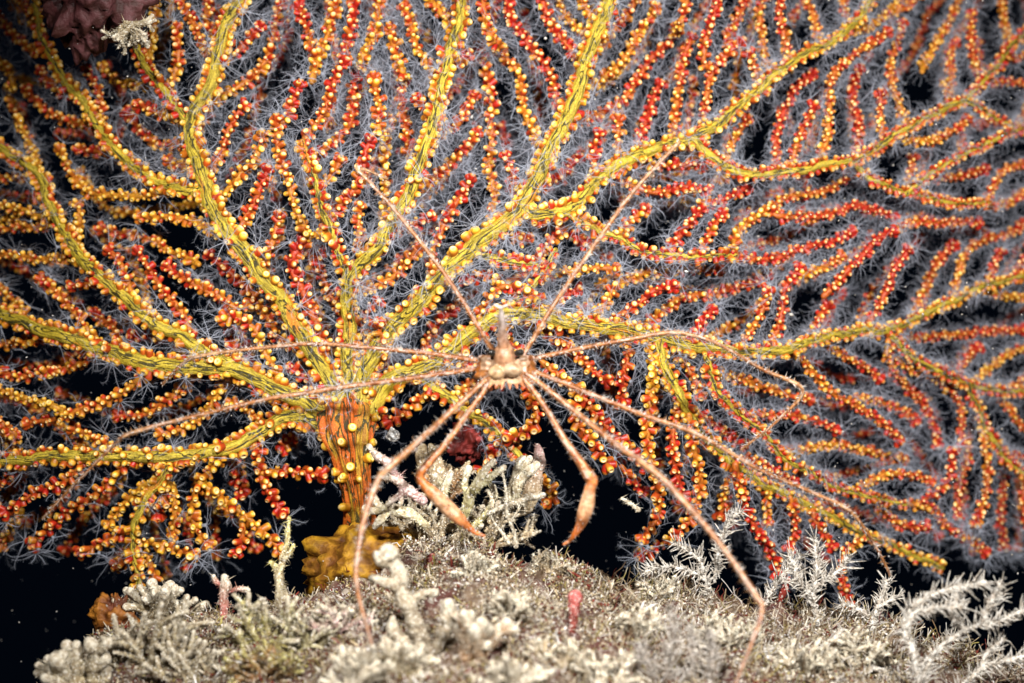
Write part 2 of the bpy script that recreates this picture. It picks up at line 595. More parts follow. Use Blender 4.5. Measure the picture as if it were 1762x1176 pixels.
def inside(px, py, poly=REGION):
    x, y = poly[:, 0], poly[:, 1]
    x2, y2 = np.roll(x, -1), np.roll(y, -1)
    c = ((y > py) != (y2 > py)) & (px < (x2 - x) * (py - y) / (y2 - y + 1e-9) + x)
    return bool(c.sum() % 2)


def in_fan(px, py):
    if not inside(px, py):
        return False
    if ((px - 140) / 95) ** 2 + ((py - 45) / 75) ** 2 < 1:
        return False
    return True


class Grid:
    def __init__(self, cell=40):
        self.c, self.d = cell, {}

    def add(self, x, y, owner):
        self.d.setdefault((int(x // self.c), int(y // self.c)), []).append((x, y, owner))

    def near(self, x, y, r, skip=()):
        cx, cy = int(x // self.c), int(y // self.c)
        k = int(r // self.c) + 1
        for ix in range(cx - k, cx + k + 1):
            for iy in range(cy - k, cy + k + 1):
                for (a, b, o) in self.d.get((ix, iy), ()):
                    if o not in skip and (a - x) ** 2 + (b - y) ** 2 < r * r:
                        return True
        return False


ROOT = np.array((612.0, 800.0))


# which way the rows of twigs run: (px, py, angle in degrees, 0 = right, 90 = up)
FLOW = np.array([(30, 100, 115), (120, 300, 150), (60, 420, 150), (250, 420, 140), (200, 380, 150), (100, 640, 172), (250, 700, 185), (60, 720, 160), (100, 870, 215),
                 (230, 880, 250), (350, 880, 275), (440, 850, 290), (250, 180, 130), (200, 60, 115), (430, 300, 62), (480, 200, 65), (420, 100, 65), (560, 150, 75),
                 (620, 120, 66), (560, 60, 98), (500, 430, 65), (560, 530, 95), (640, 330, 70), (700, 200, 80), (680, 50, 122), (750, 380, 62), (800, 280, 66),
                 (860, 200, 92), (850, 60, 110), (920, 80, 128), (740, 560, 60), (690, 480, 75), (860, 480, 22), (900, 430, 15), (960, 330, 60), (1000, 230, 55),
                 (1080, 130, 60), (1150, 60, 60), (1060, 230, 55), (1150, 180, 65), (1200, 100, 75), (1280, 60, 82), (1340, 180, 90), (1420, 200, 72), (1500, 150, 65),
                 (1600, 80, 80), (1700, 60, 70), (1300, 230, 95), (1100, 350, 10), (1200, 380, 16), (1150, 480, 25), (1300, 450, 40), (1400, 400, 44), (1500, 350, 45),
                 (1600, 300, 35), (1700, 330, 35), (1350, 530, 50), (1500, 480, 55), (1600, 430, 50), (1700, 400, 50), (1050, 500, 20), (1400, 660, -15), (1500, 680, -12),
                 (1600, 600, 40), (1700, 560, 35), (1700, 620, 20), (1600, 760, -75), (1500, 770, -20), (1450, 720, 0), (1700, 750, -60), (1750, 880, -80), (1200, 660, -55),
                 (1280, 700, -40), (1110, 680, -85), (1200, 850, -85), (1290, 880, -65), (1400, 800, -25), (1550, 880, 0), (1640, 840, -80), (1000, 650, -50), (920, 700, -60),
                 (150, 500, 150), (330, 500, 130), (400, 500, 125), (330, 250, 135), (30, 560, 165), (380, 720, 190)], float)
FLOW_D = np.stack([np.cos(np.radians(FLOW[:, 2])), -np.sin(np.radians(FLOW[:, 2]))], 1)


def flow(p, phase, off=0.0, away=None):
    w = 1.0 / (((FLOW[:, :2] - p) ** 2).sum(1) + 900) ** 1.5
    d = (FLOW_D * w[:, None]).sum(0)
    a = math.atan2(d[1], d[0])
    a += 0.62 * mnoise.noise(Vector((p[0] * 0.009, p[1] * 0.009, phase))) + 0.42 * mnoise.noise(Vector((p[0] * 0.028, p[1] * 0.03, phase + 5)))
    a += off
    d = np.array((math.cos(a), math.sin(a)))
    if away is not None:      # close to a limb the twigs stand off it at an angle
        v = p - away[np.argmin(((away - p) ** 2).sum(1))]
        r_ = math.hypot(*v)
        if 2 < r_ < 95:
            d = unit(d + v / r_ * 1.1 * (1 - r_ / 95))
    return d


def rows(grid, limb_grid, limb_pts, sep, zrange, lmin, lmax, next_id, rnd, phase, tries):
    """rows of twigs, a little apart from each other, that run outwards and start on a limb or another row"""
    made = []
    H = 6.0
    seeds = [np.array((rnd.uniform(-70, 1830), rnd.uniform(-70, 1010))) for _ in range(tries)]
    own_pts = []
    away = limb_pts[::2, :2]
    for p0 in seeds:
        if not in_fan(*p0):
            continue
        sp = sep(p0) * rnd.uniform(0.88, 1.3)
        if grid.near(p0[0], p0[1], sp) or limb_grid.near(p0[0], p0[1], sp * 0.66):
            continue
        lim = rnd.uniform(*lmax)
        off = rnd.gauss(0, 0.24)
        fwd, p = [p0], p0
        while len(fwd) * H < lim:
            p = p + flow(p, phase, off, away) * H
            if not in_fan(*p) or grid.near(p[0], p[1], sp * 0.74) or limb_grid.near(p[0], p[1], sp * 0.6):
                break
            fwd.append(p)
        back, p = [], p0
        root = None
        while (len(back) + len(fwd)) * H < lim + 120:
            p = p - flow(p, phase, off, away) * H
            if not in_fan(*p):
                break
            back.append(p)
            if limb_grid.near(p[0], p[1], 9):
                break
            if grid.near(p[0], p[1], sp * 0.45):
                break
        path = np.array(back[::-1] + fwd)
        if len(path) * H < lmin:
            continue
        # foot: lean on the nearest limb or row
        d_l = ((limb_pts[:, :2] - path[0]) ** 2).sum(1)
        k = int(np.argmin(d_l))
        foot, sid = limb_pts[k], int(limb_pts[k, 3])
        dist = math.sqrt(d_l[k])
        if own_pts:
            op_ = np.array(own_pts)
            d_o = ((op_[:, :2] - path[0]) ** 2).sum(1)
            j = int(np.argmin(d_o))
            if d_o[j] < d_l[k]:
                foot, sid, dist = op_[j], int(op_[j, 3]), math.sqrt(d_o[j])
        base = np.array([dep(*q) for q in path])
        s_ = np.arange(len(path)) * H
        zo = rnd.uniform(*zrange)
        z = base + zo * (s_ + 10) / (s_ + 60)
        if dist < 46:
            lead = np.array([foot[:2] + (path[0] - foot[:2]) * t for t in (0.0, 0.35, 0.7)])
            path = np.vstack([lead, path])
            zl = foot[2] + 0.06
            z = np.concatenate([[zl, zl * 0.65 + z[0] * 0.35, zl * 0.3 + z[0] * 0.7], z])
        made.append((next_id, np.column_stack([path, z]), sid))
        for q, zz in zip(path[2:], z[2:]):
            grid.add(q[0], q[1], next_id)
            own_pts.append((q[0], q[1], zz, next_id))
        next_id += 1
    return made, next_id


rnd = random.Random(5)
limbs = []
grid = Grid()
nid = 0
for pts, r0, r1, par in LIMBS:
    q = spline(np.array(pts, float), 5)
    z = np.array([dep(*p) for p in q]) - 0.22
    if len(limbs) == 17:
        z += np.linspace(0, 0.5, len(z))
    limbs.append((nid, np.column_stack([q, z]), r0, r1, par))
    for p in q[::2]:
        grid.add(p[0], p[1], nid)
    nid += 1
twigs = []
lim_tree = [(l[0], l[1]) for l in limbs]
for pts, r in TWIGS:
    q = spline(np.array(pts, float), 6)
    z = np.array([dep(*p) for p in q]) - 0.15 + np.linspace(0, rnd.uniform(-0.3, 0.3), len(q))
    near = min(lim_tree, key=lambda l: ((l[1][:, :2] - q[0]) ** 2).sum(1).min())
    twigs.append((nid, np.column_stack([q, z]), near[0], r))
    for p in q[::2]:
        grid.add(p[0], p[1], nid)
    nid += 1
limb_pts = np.vstack([np.column_stack([q, np.full(len(q), i)]) for i, q, *_ in limbs])
lgrid = Grid()
for i, q, r0, r1, par in limbs:
    for p in q[::2]:
        lgrid.add(p[0], p[1], i)
tgrid = Grid()
for i, q, par, r in twigs:
    for p in q[::2]:
        tgrid.add(p[0], p[1], i)
small, nid = rows(tgrid, lgrid, limb_pts, lambda p: 36 - 2 * min(1, max(0, (p[0] - 900) / 400)), (-0.25, 1.0), 36, (40, 200), nid, rnd, 0.0, 9000)
# the rows that stand behind the front sheet
grid2 = Grid()
rear, nid = rows(grid2, Grid(), limb_pts, lambda p: 54, (1.9, 4.0), 60, (120, 360), nid, rnd, 3.0, 2500)
print('branchlets', len(small), 'rear', len(rear), 'twigs', len(twigs))

fan = empty('sea_fan', P(616, 880, 0.15))
tag(fan, 'large yellow and red sea fan with knobbly polyps spreading behind the spider crab', 'sea fan')

polyp_pos, polyp_dir, polyp_r, polyp_kind, polyp_front, polyp_open = [], [], [], [], [], []


def to3(q):
    return np.array([P(a, b, c) for a, b, c in q])


def size_at(px, py):
    return 1.0 - 0.20 * min(1, max(0, (px - 950) / 500)) - 0.10 * min(1, max(0, (330 - px) / 300))


def open_at(px, py):
    """how many of the polyps stand open: nearly all at the top and right, few at the lower left"""
    v = 0.28 + 0.55 * min(1, max(0, (px - 300) / 350))
    if py < 330:
        v = max(v, 0.35 + 0.5 * min(1, max(0, (px - 150) / 300)))
    if py > 640 and px < 1200:
        v = min(v, 0.3)
    if py > 800 and px < 700:
        v = 0.2
    return v


def add_polyp(pos, d, r, kind, front, op):
    polyp_pos.append(pos); polyp_dir.append(d); polyp_r.append(r); polyp_kind.append(kind)
    polyp_front.append(front); polyp_open.append(op)


def limb_polyps(q3, qpx, rad, kind, spacing):
    T, S, B = frames(q3)
    L = np.concatenate([[0], np.cumsum(np.linalg.norm(np.diff(q3, axis=0), axis=1))])
    for side in (1, -1):
        for row in (0, 1):
            s = rnd.uniform(0.05, 0.3)
            while s < L[-1]:
                k = min(int(np.searchsorted(L, s)), len(q3) - 1)
                ph = math.radians(rnd.uniform(-18, 14) if row == 0 else rnd.uniform(-60, -25))
                if row == 0 and rnd.random() < 0.03:
                    ph = math.radians(rnd.uniform(35, 75))
                d = math.cos(ph) * side * S[k] + math.sin(ph) * B[k]
                pos = q3[k] + d * rad[k] * 0.82
                sz = size_at(*qpx[k, :2]) * rnd.uniform(0.72, 1.15) * (0.052 + 0.018 * min(1, rad[k] / 0.16))
                lean = 0.2 * T[k] + d + B[k] * rnd.uniform(0.1, 1.5) + np.array([rnd.gauss(0, .28) for _ in range(3)])
                add_polyp(pos, unit(lean), sz, kind + abs(rnd.gauss(0, 0.35)) + (0.25 if row else 0), row == 0, rnd.random() < 0.4 * open_at(*qpx[k, :2]))
                s += 0.74 * spacing * rnd.uniform(0.6, 1.6) * size_at(*qpx[k, :2]) * (1 if row == 0 else 1.5)


def twig_polyps(q3, qpx, rad, redness, step, scale=1.0, openf=0.62):
    T, S, B = frames(q3)
    L = np.concatenate([[0], np.cumsum(np.linalg.norm(np.diff(q3, axis=0), axis=1))])
    s, i = 0.06, rnd.randrange(100)
    while s < L[-1]:
        k = min(int(np.searchsorted(L, s)), len(q3) - 1)
        ph = i * 2.39996 + rnd.gauss(0, 0.25)
        d = math.cos(ph) * S[k] + math.sin(ph) * B[k]
        f = s / L[-1]
        z = size_at(*qpx[k, :2]) * scale
        lean = d + 0.3 * T[k] + 0.35 * B[k] + np.array([rnd.gauss(0, .12) for _ in range(3)])
        add_polyp(q3[k] + d * rad[k] * 0.7, unit(lean), 0.0485 * z * rnd.uniform(0.62, 1.25), redness + 0.4 * f + rnd.gauss(0, 0.22), math.sin(ph) > -0.3,
                  unit(lean)[1] > -0.4 and rnd.random() < open_at(*qpx[k, :2]) * openf)
        s += step * z * rnd.uniform(0.7, 1.5)
        i += 1
    for a in range(4):
        d = unit(T[-1] * rnd.uniform(0.5, 1.2) + S[-1] * math.cos(a * 1.6) + B[-1] * math.sin(a * 1.6))
        add_polyp(q3[-1] + d * rad[-1] * 0.5, d, 0.06 * scale, redness + 0.45, True, rnd.random() < open_at(*qpx[-1, :2]))


def ridged(seed, lobes, amp):
    return lambda th, L: 1 + amp * np.sin(lobes * th + 1.3 * np.sin(L * 1.1 + seed) + seed) + 0.5 * amp * np.sin(2 * lobes * th + L * 1.7 + seed * 2)


# trunk
tg = Geo()
tq = spline(np.array([(624, 930, 0.5, 34), (618, 885, 0.3, 24), (613, 840, 0.16, 25), (606, 800, 0.10, 30), (602, 770, 0.06, 35), (597, 742, 0.10, 44), (595, 714, 0.24, 47), (596, 682, 0.5, 32)], float), 4)
tube(tg, to3(tq[:, :3]), tq[:, 3] / 100, 72, flat=0.62, ridge=ridged(1.0, 9, 0.11), facing=True)
trunk = obj('trunk', tg, M_TRUNK, fan)
tr3 = to3(tq[:, :3])
for s_ in range(38):
    k = rnd.randrange(4, len(tr3) - 4)
    ph = rnd.uniform(0, 2 * math.pi)
    T, S, B = frames(tr3)
    d = math.cos(ph) * S[k] + math.sin(ph) * B[k] * 0.72
    add_polyp(tr3[k] + d * tq[k, 3] / 100 * 0.95, unit(d + np.array((0, -0.2, 0.25))), 0.075 * rnd.uniform(0.8, 1.15), 0.0, math.sin(ph) > 0, False)

part_of = {}
limb_obj = {}
for (i, q, r0, r1, par) in limbs:
    q3 = to3(q)
    f = np.linspace(0, 1, len(q))
    rad = 1.04 * (r0 + (r1 - r0) * f ** 0.7) / 100
    rad = rad * (1 + 0.06 * np.sin(np.arange(len(q)) * 0.23 + i))
    wob = np.array([[fbm((p[0], p[2], 3.1 + i), 2, 2.2) for p in q3], [fbm((p[0], p[2], 9.1 + i), 2, 2.2) for p in q3]]).T
    T, S, B = frames(q3)
    q3 = q3 + S * wob[:, :1] * 0.05 + B * wob[:, 1:] * 0.05
    g = Geo()
    tube(g, q3, rad, 26 if r0 > 8 else 16, flat=0.8, ridge=ridged(i * 1.7, 5, 0.05), facing=True)
    limb_obj[i] = obj('branch', g, M_BRANCH, fan)
    limb_polyps(q3, q, rad, 0.12 if r0 > 8 else 0.4, 0.195)

ALLB = {}
for (i, q, par, r) in twigs:
    ALLB[i] = (q, par, r, 0)
for (i, q, par) in small:
    ALLB[i] = (q, par, 5.4, 1)
for (i, q, par) in rear:
    ALLB[i] = (q, par, 4.4, 2)


def limb_of(i):
    while i not in limb_obj:
        i = ALLB[i][1]
    return limb_obj[i]


order = sorted(ALLB, key=lambda i: (ALLB[i][3] == 2, -len(ALLB[i][0]) * (1 if ALLB[i][3] else 1.5)))
def on_frame(q):
    m = q[len(q) // 2]
    return -10 < m[0] < 1772 and -10 < m[1] < 1100
order = [i for i in order if on_frame(ALLB[i][0])] + [i for i in order if not on_frame(ALLB[i][0])]
rest = Geo()
for n_, i in enumerate(order):
    q, par, r, layer = ALLB[i]
    if len(q) > 8 and layer:
        q = spline(q[::2] if len(q) % 2 else np.vstack([q[:-1:2], q[-1:]]), 6)
    q3 = to3(q)
    f = np.linspace(0, 1, len(q))
    mid_ = q[len(q) // 2]
    red0 = rnd.uniform(-0.1, 0.55) + 0.16 * min(1, max(0, (mid_[0] - 450) / 700)) - 0.15 * (mid_[0] < 330)
    redness = np.clip(red0 + 0.6 * f, 0, 1)[:, None]
    col = (1 - redness) * np.array((0.50, 0.24, 0.015)) + redness * np.array((0.40, 0.035, 0.008))
    rad = (r * (1.1 - 0.25 * f)) / 100 * (1 + 0.22 * np.sin(np.arange(len(q)) * 1.1 + n_) * np.sin(np.arange(len(q)) * 0.37 + n_ * 2))
    g = rest if n_ >= 100 else Geo()
    tube(g, q3, rad, 8, col)
    if n_ < 100:
        obj('branchlet', g, M_BRLET, limb_of(i))
    twig_polyps(q3, q, rad, red0 + 0.12, 0.037 if layer < 2 else 0.050, 1.0 if layer else 1.15, 1.0 if layer < 2 else 1.0)
ro = obj('branchlets', rest, M_BRLET, fan)
tag(ro, kind='stuff')

# polyps ---------------------------------------------------------------
CAL_PROFILE = [(1.02, -0.25), (1.0, 0.35), (1.06, 0.95), (1.02, 1.45), (0.84, 1.78), (0.62, 1.86), (0.42, 1.70), (0.28, 1.56)]
CAL = lathe_template(CAL_PROFILE, 9)
CALSHUT = lathe_template([(1.05, -0.25), (1.0, 0.3), (1.02, 0.8), (0.95, 1.2), (0.76, 1.6), (0.50, 1.86), (0.26, 1.98), (0.12, 1.95)], 9)
CALHI = lathe_template([(1.02, -0.25), (0.98, 0.1), (1.0, 0.4), (1.05, 0.75), (1.07, 1.05), (1.04, 1.35), (0.95, 1.62), (0.80, 1.80), (0.63, 1.86), (0.50, 1.79), (0.40, 1.68), (0.26, 1.58)], 18)


def calyx_colors(lev, nlev, kind, jit):
    """kind 0: all yellow, kind 1: red cup with a yellow rim"""
    t = (lev / nlev)[None, :, None]
    k = np.clip(kind, 0, 1)
    k = (k * k * (3 - 2 * k))[:, None, None]
    yb, ym, yr = np.array((0.38, 0.13, 0.006)), np.array((0.52, 0.23, 0.010)), np.array((0.82, 0.48, 0.04))
    rb, rm, rr = np.array((0.27, 0.008, 0.003)), np.array((0.44, 0.014, 0.005)), np.array((0.78, 0.32, 0.025))
    lo = (1 - k) * yb + k * rb
    mid = (1 - k) * ym + k * rm
    rim = (1 - k) * yr + k * rr
    cen = (1 - k) * np.array((0.55, 0.33, 0.07)) + k * np.array((0.60, 0.33, 0.12))
    lip = (1 - k) * np.array((0.88, 0.72, 0.34)) + k * np.array((0.88, 0.70, 0.42))
    e0 = 0.28 + 0.16 * k
    c = np.where(t < 0.40, lo + (mid - lo) * np.clip(t / 0.40, 0, 1), mid) * np.ones_like(k * lev[None, :, None])
    c = c + (rim - c) * np.clip((t - e0) / 0.14, 0, 1)
    c = c + (lip - c) * np.clip((t - 0.60) / 0.10, 0, 1)
    c = c + (cen - c) * np.clip((t - 0.80) / 0.14, 0, 1)
    return c * jit[:, None, None]


pos = np.array(polyp_pos); dr = unit(np.array(polyp_dir)); rr = np.array(polyp_r)
kk = np.array(polyp_kind); fr = np.array(polyp_front); op = np.array(polyp_open)
n = len(pos)
roll = RNG.uniform(0, 6.28, n)
R = basis_to(dr, roll)
jit = RNG.uniform(0.82, 1.12, n)
length = np.where(kk < 0.3, RNG.uniform(0.7, 1.05, n), RNG.uniform(0.85, 1.35, n))
sc = np.stack([rr * RNG.uniform(0.85, 1.12, n), rr * RNG.uniform(0.85, 1.12, n), rr * length], 1)
frame = (np.abs(pos[:, 0]) < 8.3) & (np.abs(pos[:, 2]) < 5.5)
score = rr * (fr & frame) * (dr[:, 1] < -0.1) * np.exp(-pos[:, 1])
top = np.argsort(-score)[:100]
hi_meshes = []
for v in range(4):
    col = calyx_colors(CALHI[3], CALHI[3].max(), np.array((0.0 if v < 2 else 0.45 + 0.3 * (v - 2),)), np.array((0.95 + 0.08 * (v % 2),)))[0]
    me = make_mesh('polyp', CALHI[0], CALHI[1], CALHI[2], col, np.zeros((len(CALHI[0]), 2)))
    me.materials.append(M_POLYP)
    hi_meshes.append(me)
polyp0 = None
for i in top:
    me = hi_meshes[(i % 2) if kk[i] < 0.3 else 2 + (i % 2)]
    if polyp0 is None:
        o = polyp0 = bpy.data.objects.new('polyp', me)
    else:
        o = polyp0.copy()
        o.data = me
    COL.objects.link(o)
    o.parent = fan
    M = Matrix([[*(R[i][r_] * sc[i]), 0] for r_ in range(3)] + [[0, 0, 0, 1]])
    M.translation = Vector(pos[i] - ORIGIN['sea_fan'])
    o.matrix_local = M
left = np.ones(n, bool)
left[top] = False
li = np.where(left)[0]
g = Geo()
shut = (RNG.random(n) < 0.38) & ~op
for tmpl, sel in ((CAL, li[~shut[li]]), (CALSHUT, li[shut[li]])):
    stamp(g, tmpl[0], tmpl[1], tmpl[2], pos[sel], R[sel], sc[sel], calyx_colors(tmpl[3], tmpl[3].max(), kk[sel], jit[sel]))
tag(obj('polyps', g, M_POLYP, fan), kind='stuff')


def tentacle_template(seed, fl):
    """a flower of eight feathered tentacles, z up, unit = calyx radius"""
    r_ = np.random.default_rng(seed)
    g_ = Geo()
    tube(g_, np.array([(0, 0, 1.5), (0, 0, 2.2), (0, 0, 2.7)]), (0.42, 0.46, 0.72), 6, round_start=False, round_end=False)
    for a in range(8):
        az = a * math.pi / 4 + r_.normal(0, 0.12)
        L = r_.uniform(4.4, 7.4)
        rise = r_.uniform(0.2, 0.9)
        t = np.linspace(0, 1, 7)
        rad_ = 0.35 + L * np.sin(t * 1.25) * 0.95
        z = 2.65 + rise * L * t * 0.55 - fl * L * t ** 3
        azv = az + r_.normal(0, 0.22) * t + 0.16 * np.sin(t * r_.uniform(3, 6) + r_.uniform(0, 6)) * t
        pts = np.stack([rad_ * np.cos(azv), rad_ * np.sin(azv), z], 1)
        tube(g_, pts, np.linspace(0.12, 0.035, 7), 3, round_start=False, round_end=False)
        T, S, B = frames(pts)
        out = np.stack([np.cos(azv), np.sin(azv), 0 * azv], 1)
        W = unit(np.cross(T, np.array((0, 0, 1.0))))
        for s_ in np.linspace(0.15, 1.0, 11):
            k = s_ * 6
            k0 = min(int(k), 5)
            p = pts[k0] + (pts[k0 + 1] - pts[k0]) * (k - k0)
            for sd in (-1, 1):
                tip = p + (W[k0] * sd * 0.85 + T[k0] * 0.55 + np.array((0, 0, r_.normal(0.1, 0.3)))) * r_.uniform(0.7, 1.25) * (1.1 - 0.3 * s_)
                wv = T[k0] * 0.042
                g_.add(np.array([p - wv, p + wv, tip]), np.array([[0, 1, 2]]))
    V, F3, F4, C, U = g_.merged()
    return V, F3, F4


tg_ = Geo()
oi = np.where(op)[0]
for v in range(4):
    tV, t3, t4 = tentacle_template(40 + v, (0.0, 0.12, 0.25, -0.05)[v])
    s_ = oi[v::4]
    fac = RNG.uniform(0.75, 1.2, len(s_))
    stamp(tg_, tV, t3, t4, pos[s_], R[s_], np.stack([rr[s_] * fac, rr[s_] * fac, rr[s_]], 1), np.ones((1, len(tV), 3)))
tag(obj('tentacles', tg_, M_TENT, fan), kind='stuff')
print('polyps', n, 'open', len(oi))


# ------------------------------------------------------------------ the spider crab
cg = Geo()
ref_p, ref_c = [], []
SH = np.array((0.32, 0.105, 0.018)); PK = np.array((0.48, 0.28, 0.14)); WH = np.array((0.60, 0.50, 0.44)); OR = np.array((0.62, 0.17, 0.025)); DK = np.array((0.22, 0.055, 0.015))
# name: rows of (px, py, depth, radius px, colour mix 0 shell .. 1 pinkish white)
LEGS = [
    [(850, 606, -2.6, 7, .3), (838, 588, -2.6, 6, .2), (800, 525, -2.6, 5.5, .2), (760, 465, -2.5, 5.5, .25), (690, 375, -2.4, 5, .4), (640, 318, -2.3, 4.5, .6), (615, 291, -2.2, 6, 1.0), (635, 295, -2.0, 3.5, .8), (665, 308, -1.8, 2, .8)],
    [(895, 612, -2.6, 7, .3), (906, 602, -2.6, 6, .3), (950, 530, -2.6, 5.8, .3), (990, 470, -2.6, 5.5, .3), (1035, 405, -2.6, 5.5, .4), (1090, 330, -2.6, 5, .45), (1140, 275, -2.5, 4.6, .6), (1168, 246, -2.4, 5.5, .95)],
    [(850, 622, -2.3, 8, .2), (820, 620, -2.3, 6.5, .05), (740, 609, -2.3, 6, .1), (640, 599, -2.2, 5.5, .25), (540, 592, -2.1, 5, .3), (440, 600, -2.0, 4.8, .5), (355, 611, -1.9, 5.5, .9), (320, 622, -1.7, 4, .6), (295, 645, -1.5, 3, .5), (280, 662, -1.3, 1.8, .6)],
    [(890, 622, -2.3, 8, .2), (920, 617, -2.3, 6.5, .1), (1000, 600, -2.3, 6, .15), (1080, 585, -2.3, 5.5, .3), (1160, 573, -2.2, 5.8, .7), (1230, 590, -2.1, 5, .5), (1310, 635, -1.9, 4.8, .5), (1380, 671, -1.8, 6, .9), (1340, 722, -1.6, 3.5, .5), (1300, 755, -1.4, 2.5, .5), (1276, 774, -1.2, 1.6, .6)],
    [(850, 632, -2.5, 8, .2), (820, 635, -2.5, 6.5, .0), (700, 652, -2.7, 6.2, .05), (580, 668, -2.8, 6.2, .35), (520, 678, -2.8, 5.5, .4), (460, 687, -2.8, 5.2, .35), (350, 713, -2.7, 5, .35), (228, 745, -2.6, 5.5, .8), (195, 768, -2.4, 4.2, .5), (130, 832, -2.1, 3.5, .3), (85, 880, -1.9, 2.8, .7), (74, 893, -1.8, 2.5, 1.0)],
    [(890, 630, -2.5, 8, .2), (920, 640, -2.6, 6.5, .1), (1000, 672, -2.8, 6.2, .1), (1100, 712, -2.9, 6, .2), (1200, 748, -2.9, 6.2, .6), (1300, 805, -2.7, 5.2, .4), (1400, 849, -2.5, 5, .5), (1462, 880, -2.4, 5.2, .8), (1500, 930, -2.1, 3.8, .4), (1522, 970, -1.9, 2.6, .5), (1532, 990, -1.8, 1.8, .7)],
    [(858, 640, -2.7, 8, .2), (838, 652, -2.8, 7, .3), (780, 705, -3.1, 7, .5), (720, 760, -3.5, 7.5, .6), (672, 803, -3.8, 8, .75), (650, 828, -4.0, 8, .8), (625, 900, -4.3, 6.5, .5), (613, 980, -4.6, 6, .6), (616, 1020, -4.8, 5, .3), (626, 1060, -5.0, 4, .3), (641, 1115, -5.2, 2.6, .4)],
    [(885, 640, -2.7, 8, .2), (915, 650, -2.8, 7, .3), (985, 705, -3.1, 7.2, .4), (1060, 765, -3.5, 7.2, .35), (1135, 820, -3.9, 8.5, .75), (1200, 890, -4.2, 7, .45), (1245, 945, -4.4, 6.5, .55), (1300, 1025, -4.7, 7.5, .7), (1311, 1052, -4.8, 6, .5), (1292, 1110, -5.0, 4.5, .35), (1266, 1176, -5.2, 3, .4)],
]
CLAWS = [
    [(862, 645, -2.7, 7, .3, 0), (845, 658, -2.8, 6.5, .3, 0), (810, 705, -2.9, 6.5, .3, 0), (770, 760, -3.0, 7, .3, .1), (738, 797, -3.1, 9, .25, .4), (722, 818, -3.1, 10, .15, .7), (728, 832, -3.1, 10, .1, .8), (748, 852, -3.1, 14, .8, .9), (772, 876, -3.0, 16, .95, .9), (790, 893, -3.0, 13, .6, 1), (806, 908, -2.9, 7.5, 0, 1), (820, 918, -2.9, 4.5, 0, 1), (833, 922, -2.9, 3, 0, 1)],
    [(880, 645, -2.7, 7, .3, 0), (903, 655, -2.8, 6.5, .2, 0), (940, 705, -2.9, 6.5, .25, 0), (970, 755, -3.0, 7.5, .4, .2), (998, 795, -3.1, 9.5, .4, .4), (1013, 818, -3.1, 12.5, .25, .7), (1020, 828, -3.1, 11, .25, .8), (1015, 842, -3.1, 11.5, .7, .9), (1011, 865, -3.1, 15, .95, .9), (1005, 885, -3.1, 14.5, .8, .9), (998, 905, -3.0, 9.5, .1, 1), (987, 922, -3.0, 5.5, 0, 1), (979, 932, -2.9, 4, 0, 1), (970, 937, -2.9, 2.8, 0, 1)],
]


def limb_tube(rows, orange=False):
    q = spline(np.array(rows, float), 4)
    p3 = np.array([P(*r_[:3]) for r_ in q])
    rad = q[:, 3] / 100
    mixv = np.clip(q[:, 4:5], 0, 1)
    mixv = np.where(mixv < 0.75, mixv * 0.62, mixv)
    rad = np.maximum(rad * 0.72, 0.026) if not orange else rad * 0.78
    base = SH * 0.9 if not orange else SH * (1 - np.clip(q[:, 5:6], 0, 1)) + OR * np.clip(q[:, 5:6], 0, 1)
    col = base * (1 - mixv) + (PK if not orange else np.array((0.62, 0.36, 0.20))) * mixv
    # knobbly, with pale and dark flecks
    kn = np.array([mnoise.noise(Vector(p_) * 7.0) for p_ in p3]) * (0.15 if orange else 0.8)
    tube(cg, p3, rad * (1 + 0.12 * kn), 10)
    T, S, B = frames(p3)
    for k in range(len(p3)):
        for a in range(10):
            th = a * 0.6283
            d = math.cos(th) * S[k] + math.sin(th) * B[k]
            ref_p.append(p3[k] + d * rad[k])
            v = mnoise.noise(Vector(p3[k] * 6 + d * 1.5))
            stripe = 0.5 + 0.5 * math.cos(th * 3 + 1.2)
            c_ = col[k] * (0.55 + 0.75 * stripe)
            if orange and q[k, 5] > 0.75:
                c_ = col[k] * (1 + 0.15 * v)
            elif v > 0.28:
                c_ = 0.45 * c_ + 0.55 * WH
            elif v < -0.32:
                c_ = 0.4 * c_ + 0.6 * DK
            ref_c.append(c_)
    return p3, rad


crab_limbs = [limb_tube(r_) for r_ in LEGS] + [limb_tube(r_, True) for r_ in CLAWS]


def blob(px, py, y, rx, ry, rz, color, rot=0.0, seg=20):
    th = np.linspace(0, math.pi, seg // 2 + 1)[1:-1]
    prof = np.stack([np.sin(th), -np.cos(th)], 1)
    V, F3, F4, lev = lathe_template(np.vstack([[0.02, -1], prof, [0.02, 1]]), seg)
    V = V * np.array((rx, ry, rz)) / 100
    c_, s_ = math.cos(rot), math.sin(rot)
    V = np.stack([V[:, 0] * c_ + V[:, 2] * s_, V[:, 1], -V[:, 0] * s_ + V[:, 2] * c_], 1) + P(px, py, y)
    base = cg.n
    cg.add(V, F3, F4)
    cg.F3.append(base + np.array([[j, (j + 1) % seg, seg * 0] for j in range(1, seg - 1)])[:, [2, 1, 0]])
    for v in V:
        ref_p.append(v)
        k = mnoise.noise(Vector(v) * 9)
        ref_c.append(np.array(color) * (1 + 0.5 * k))


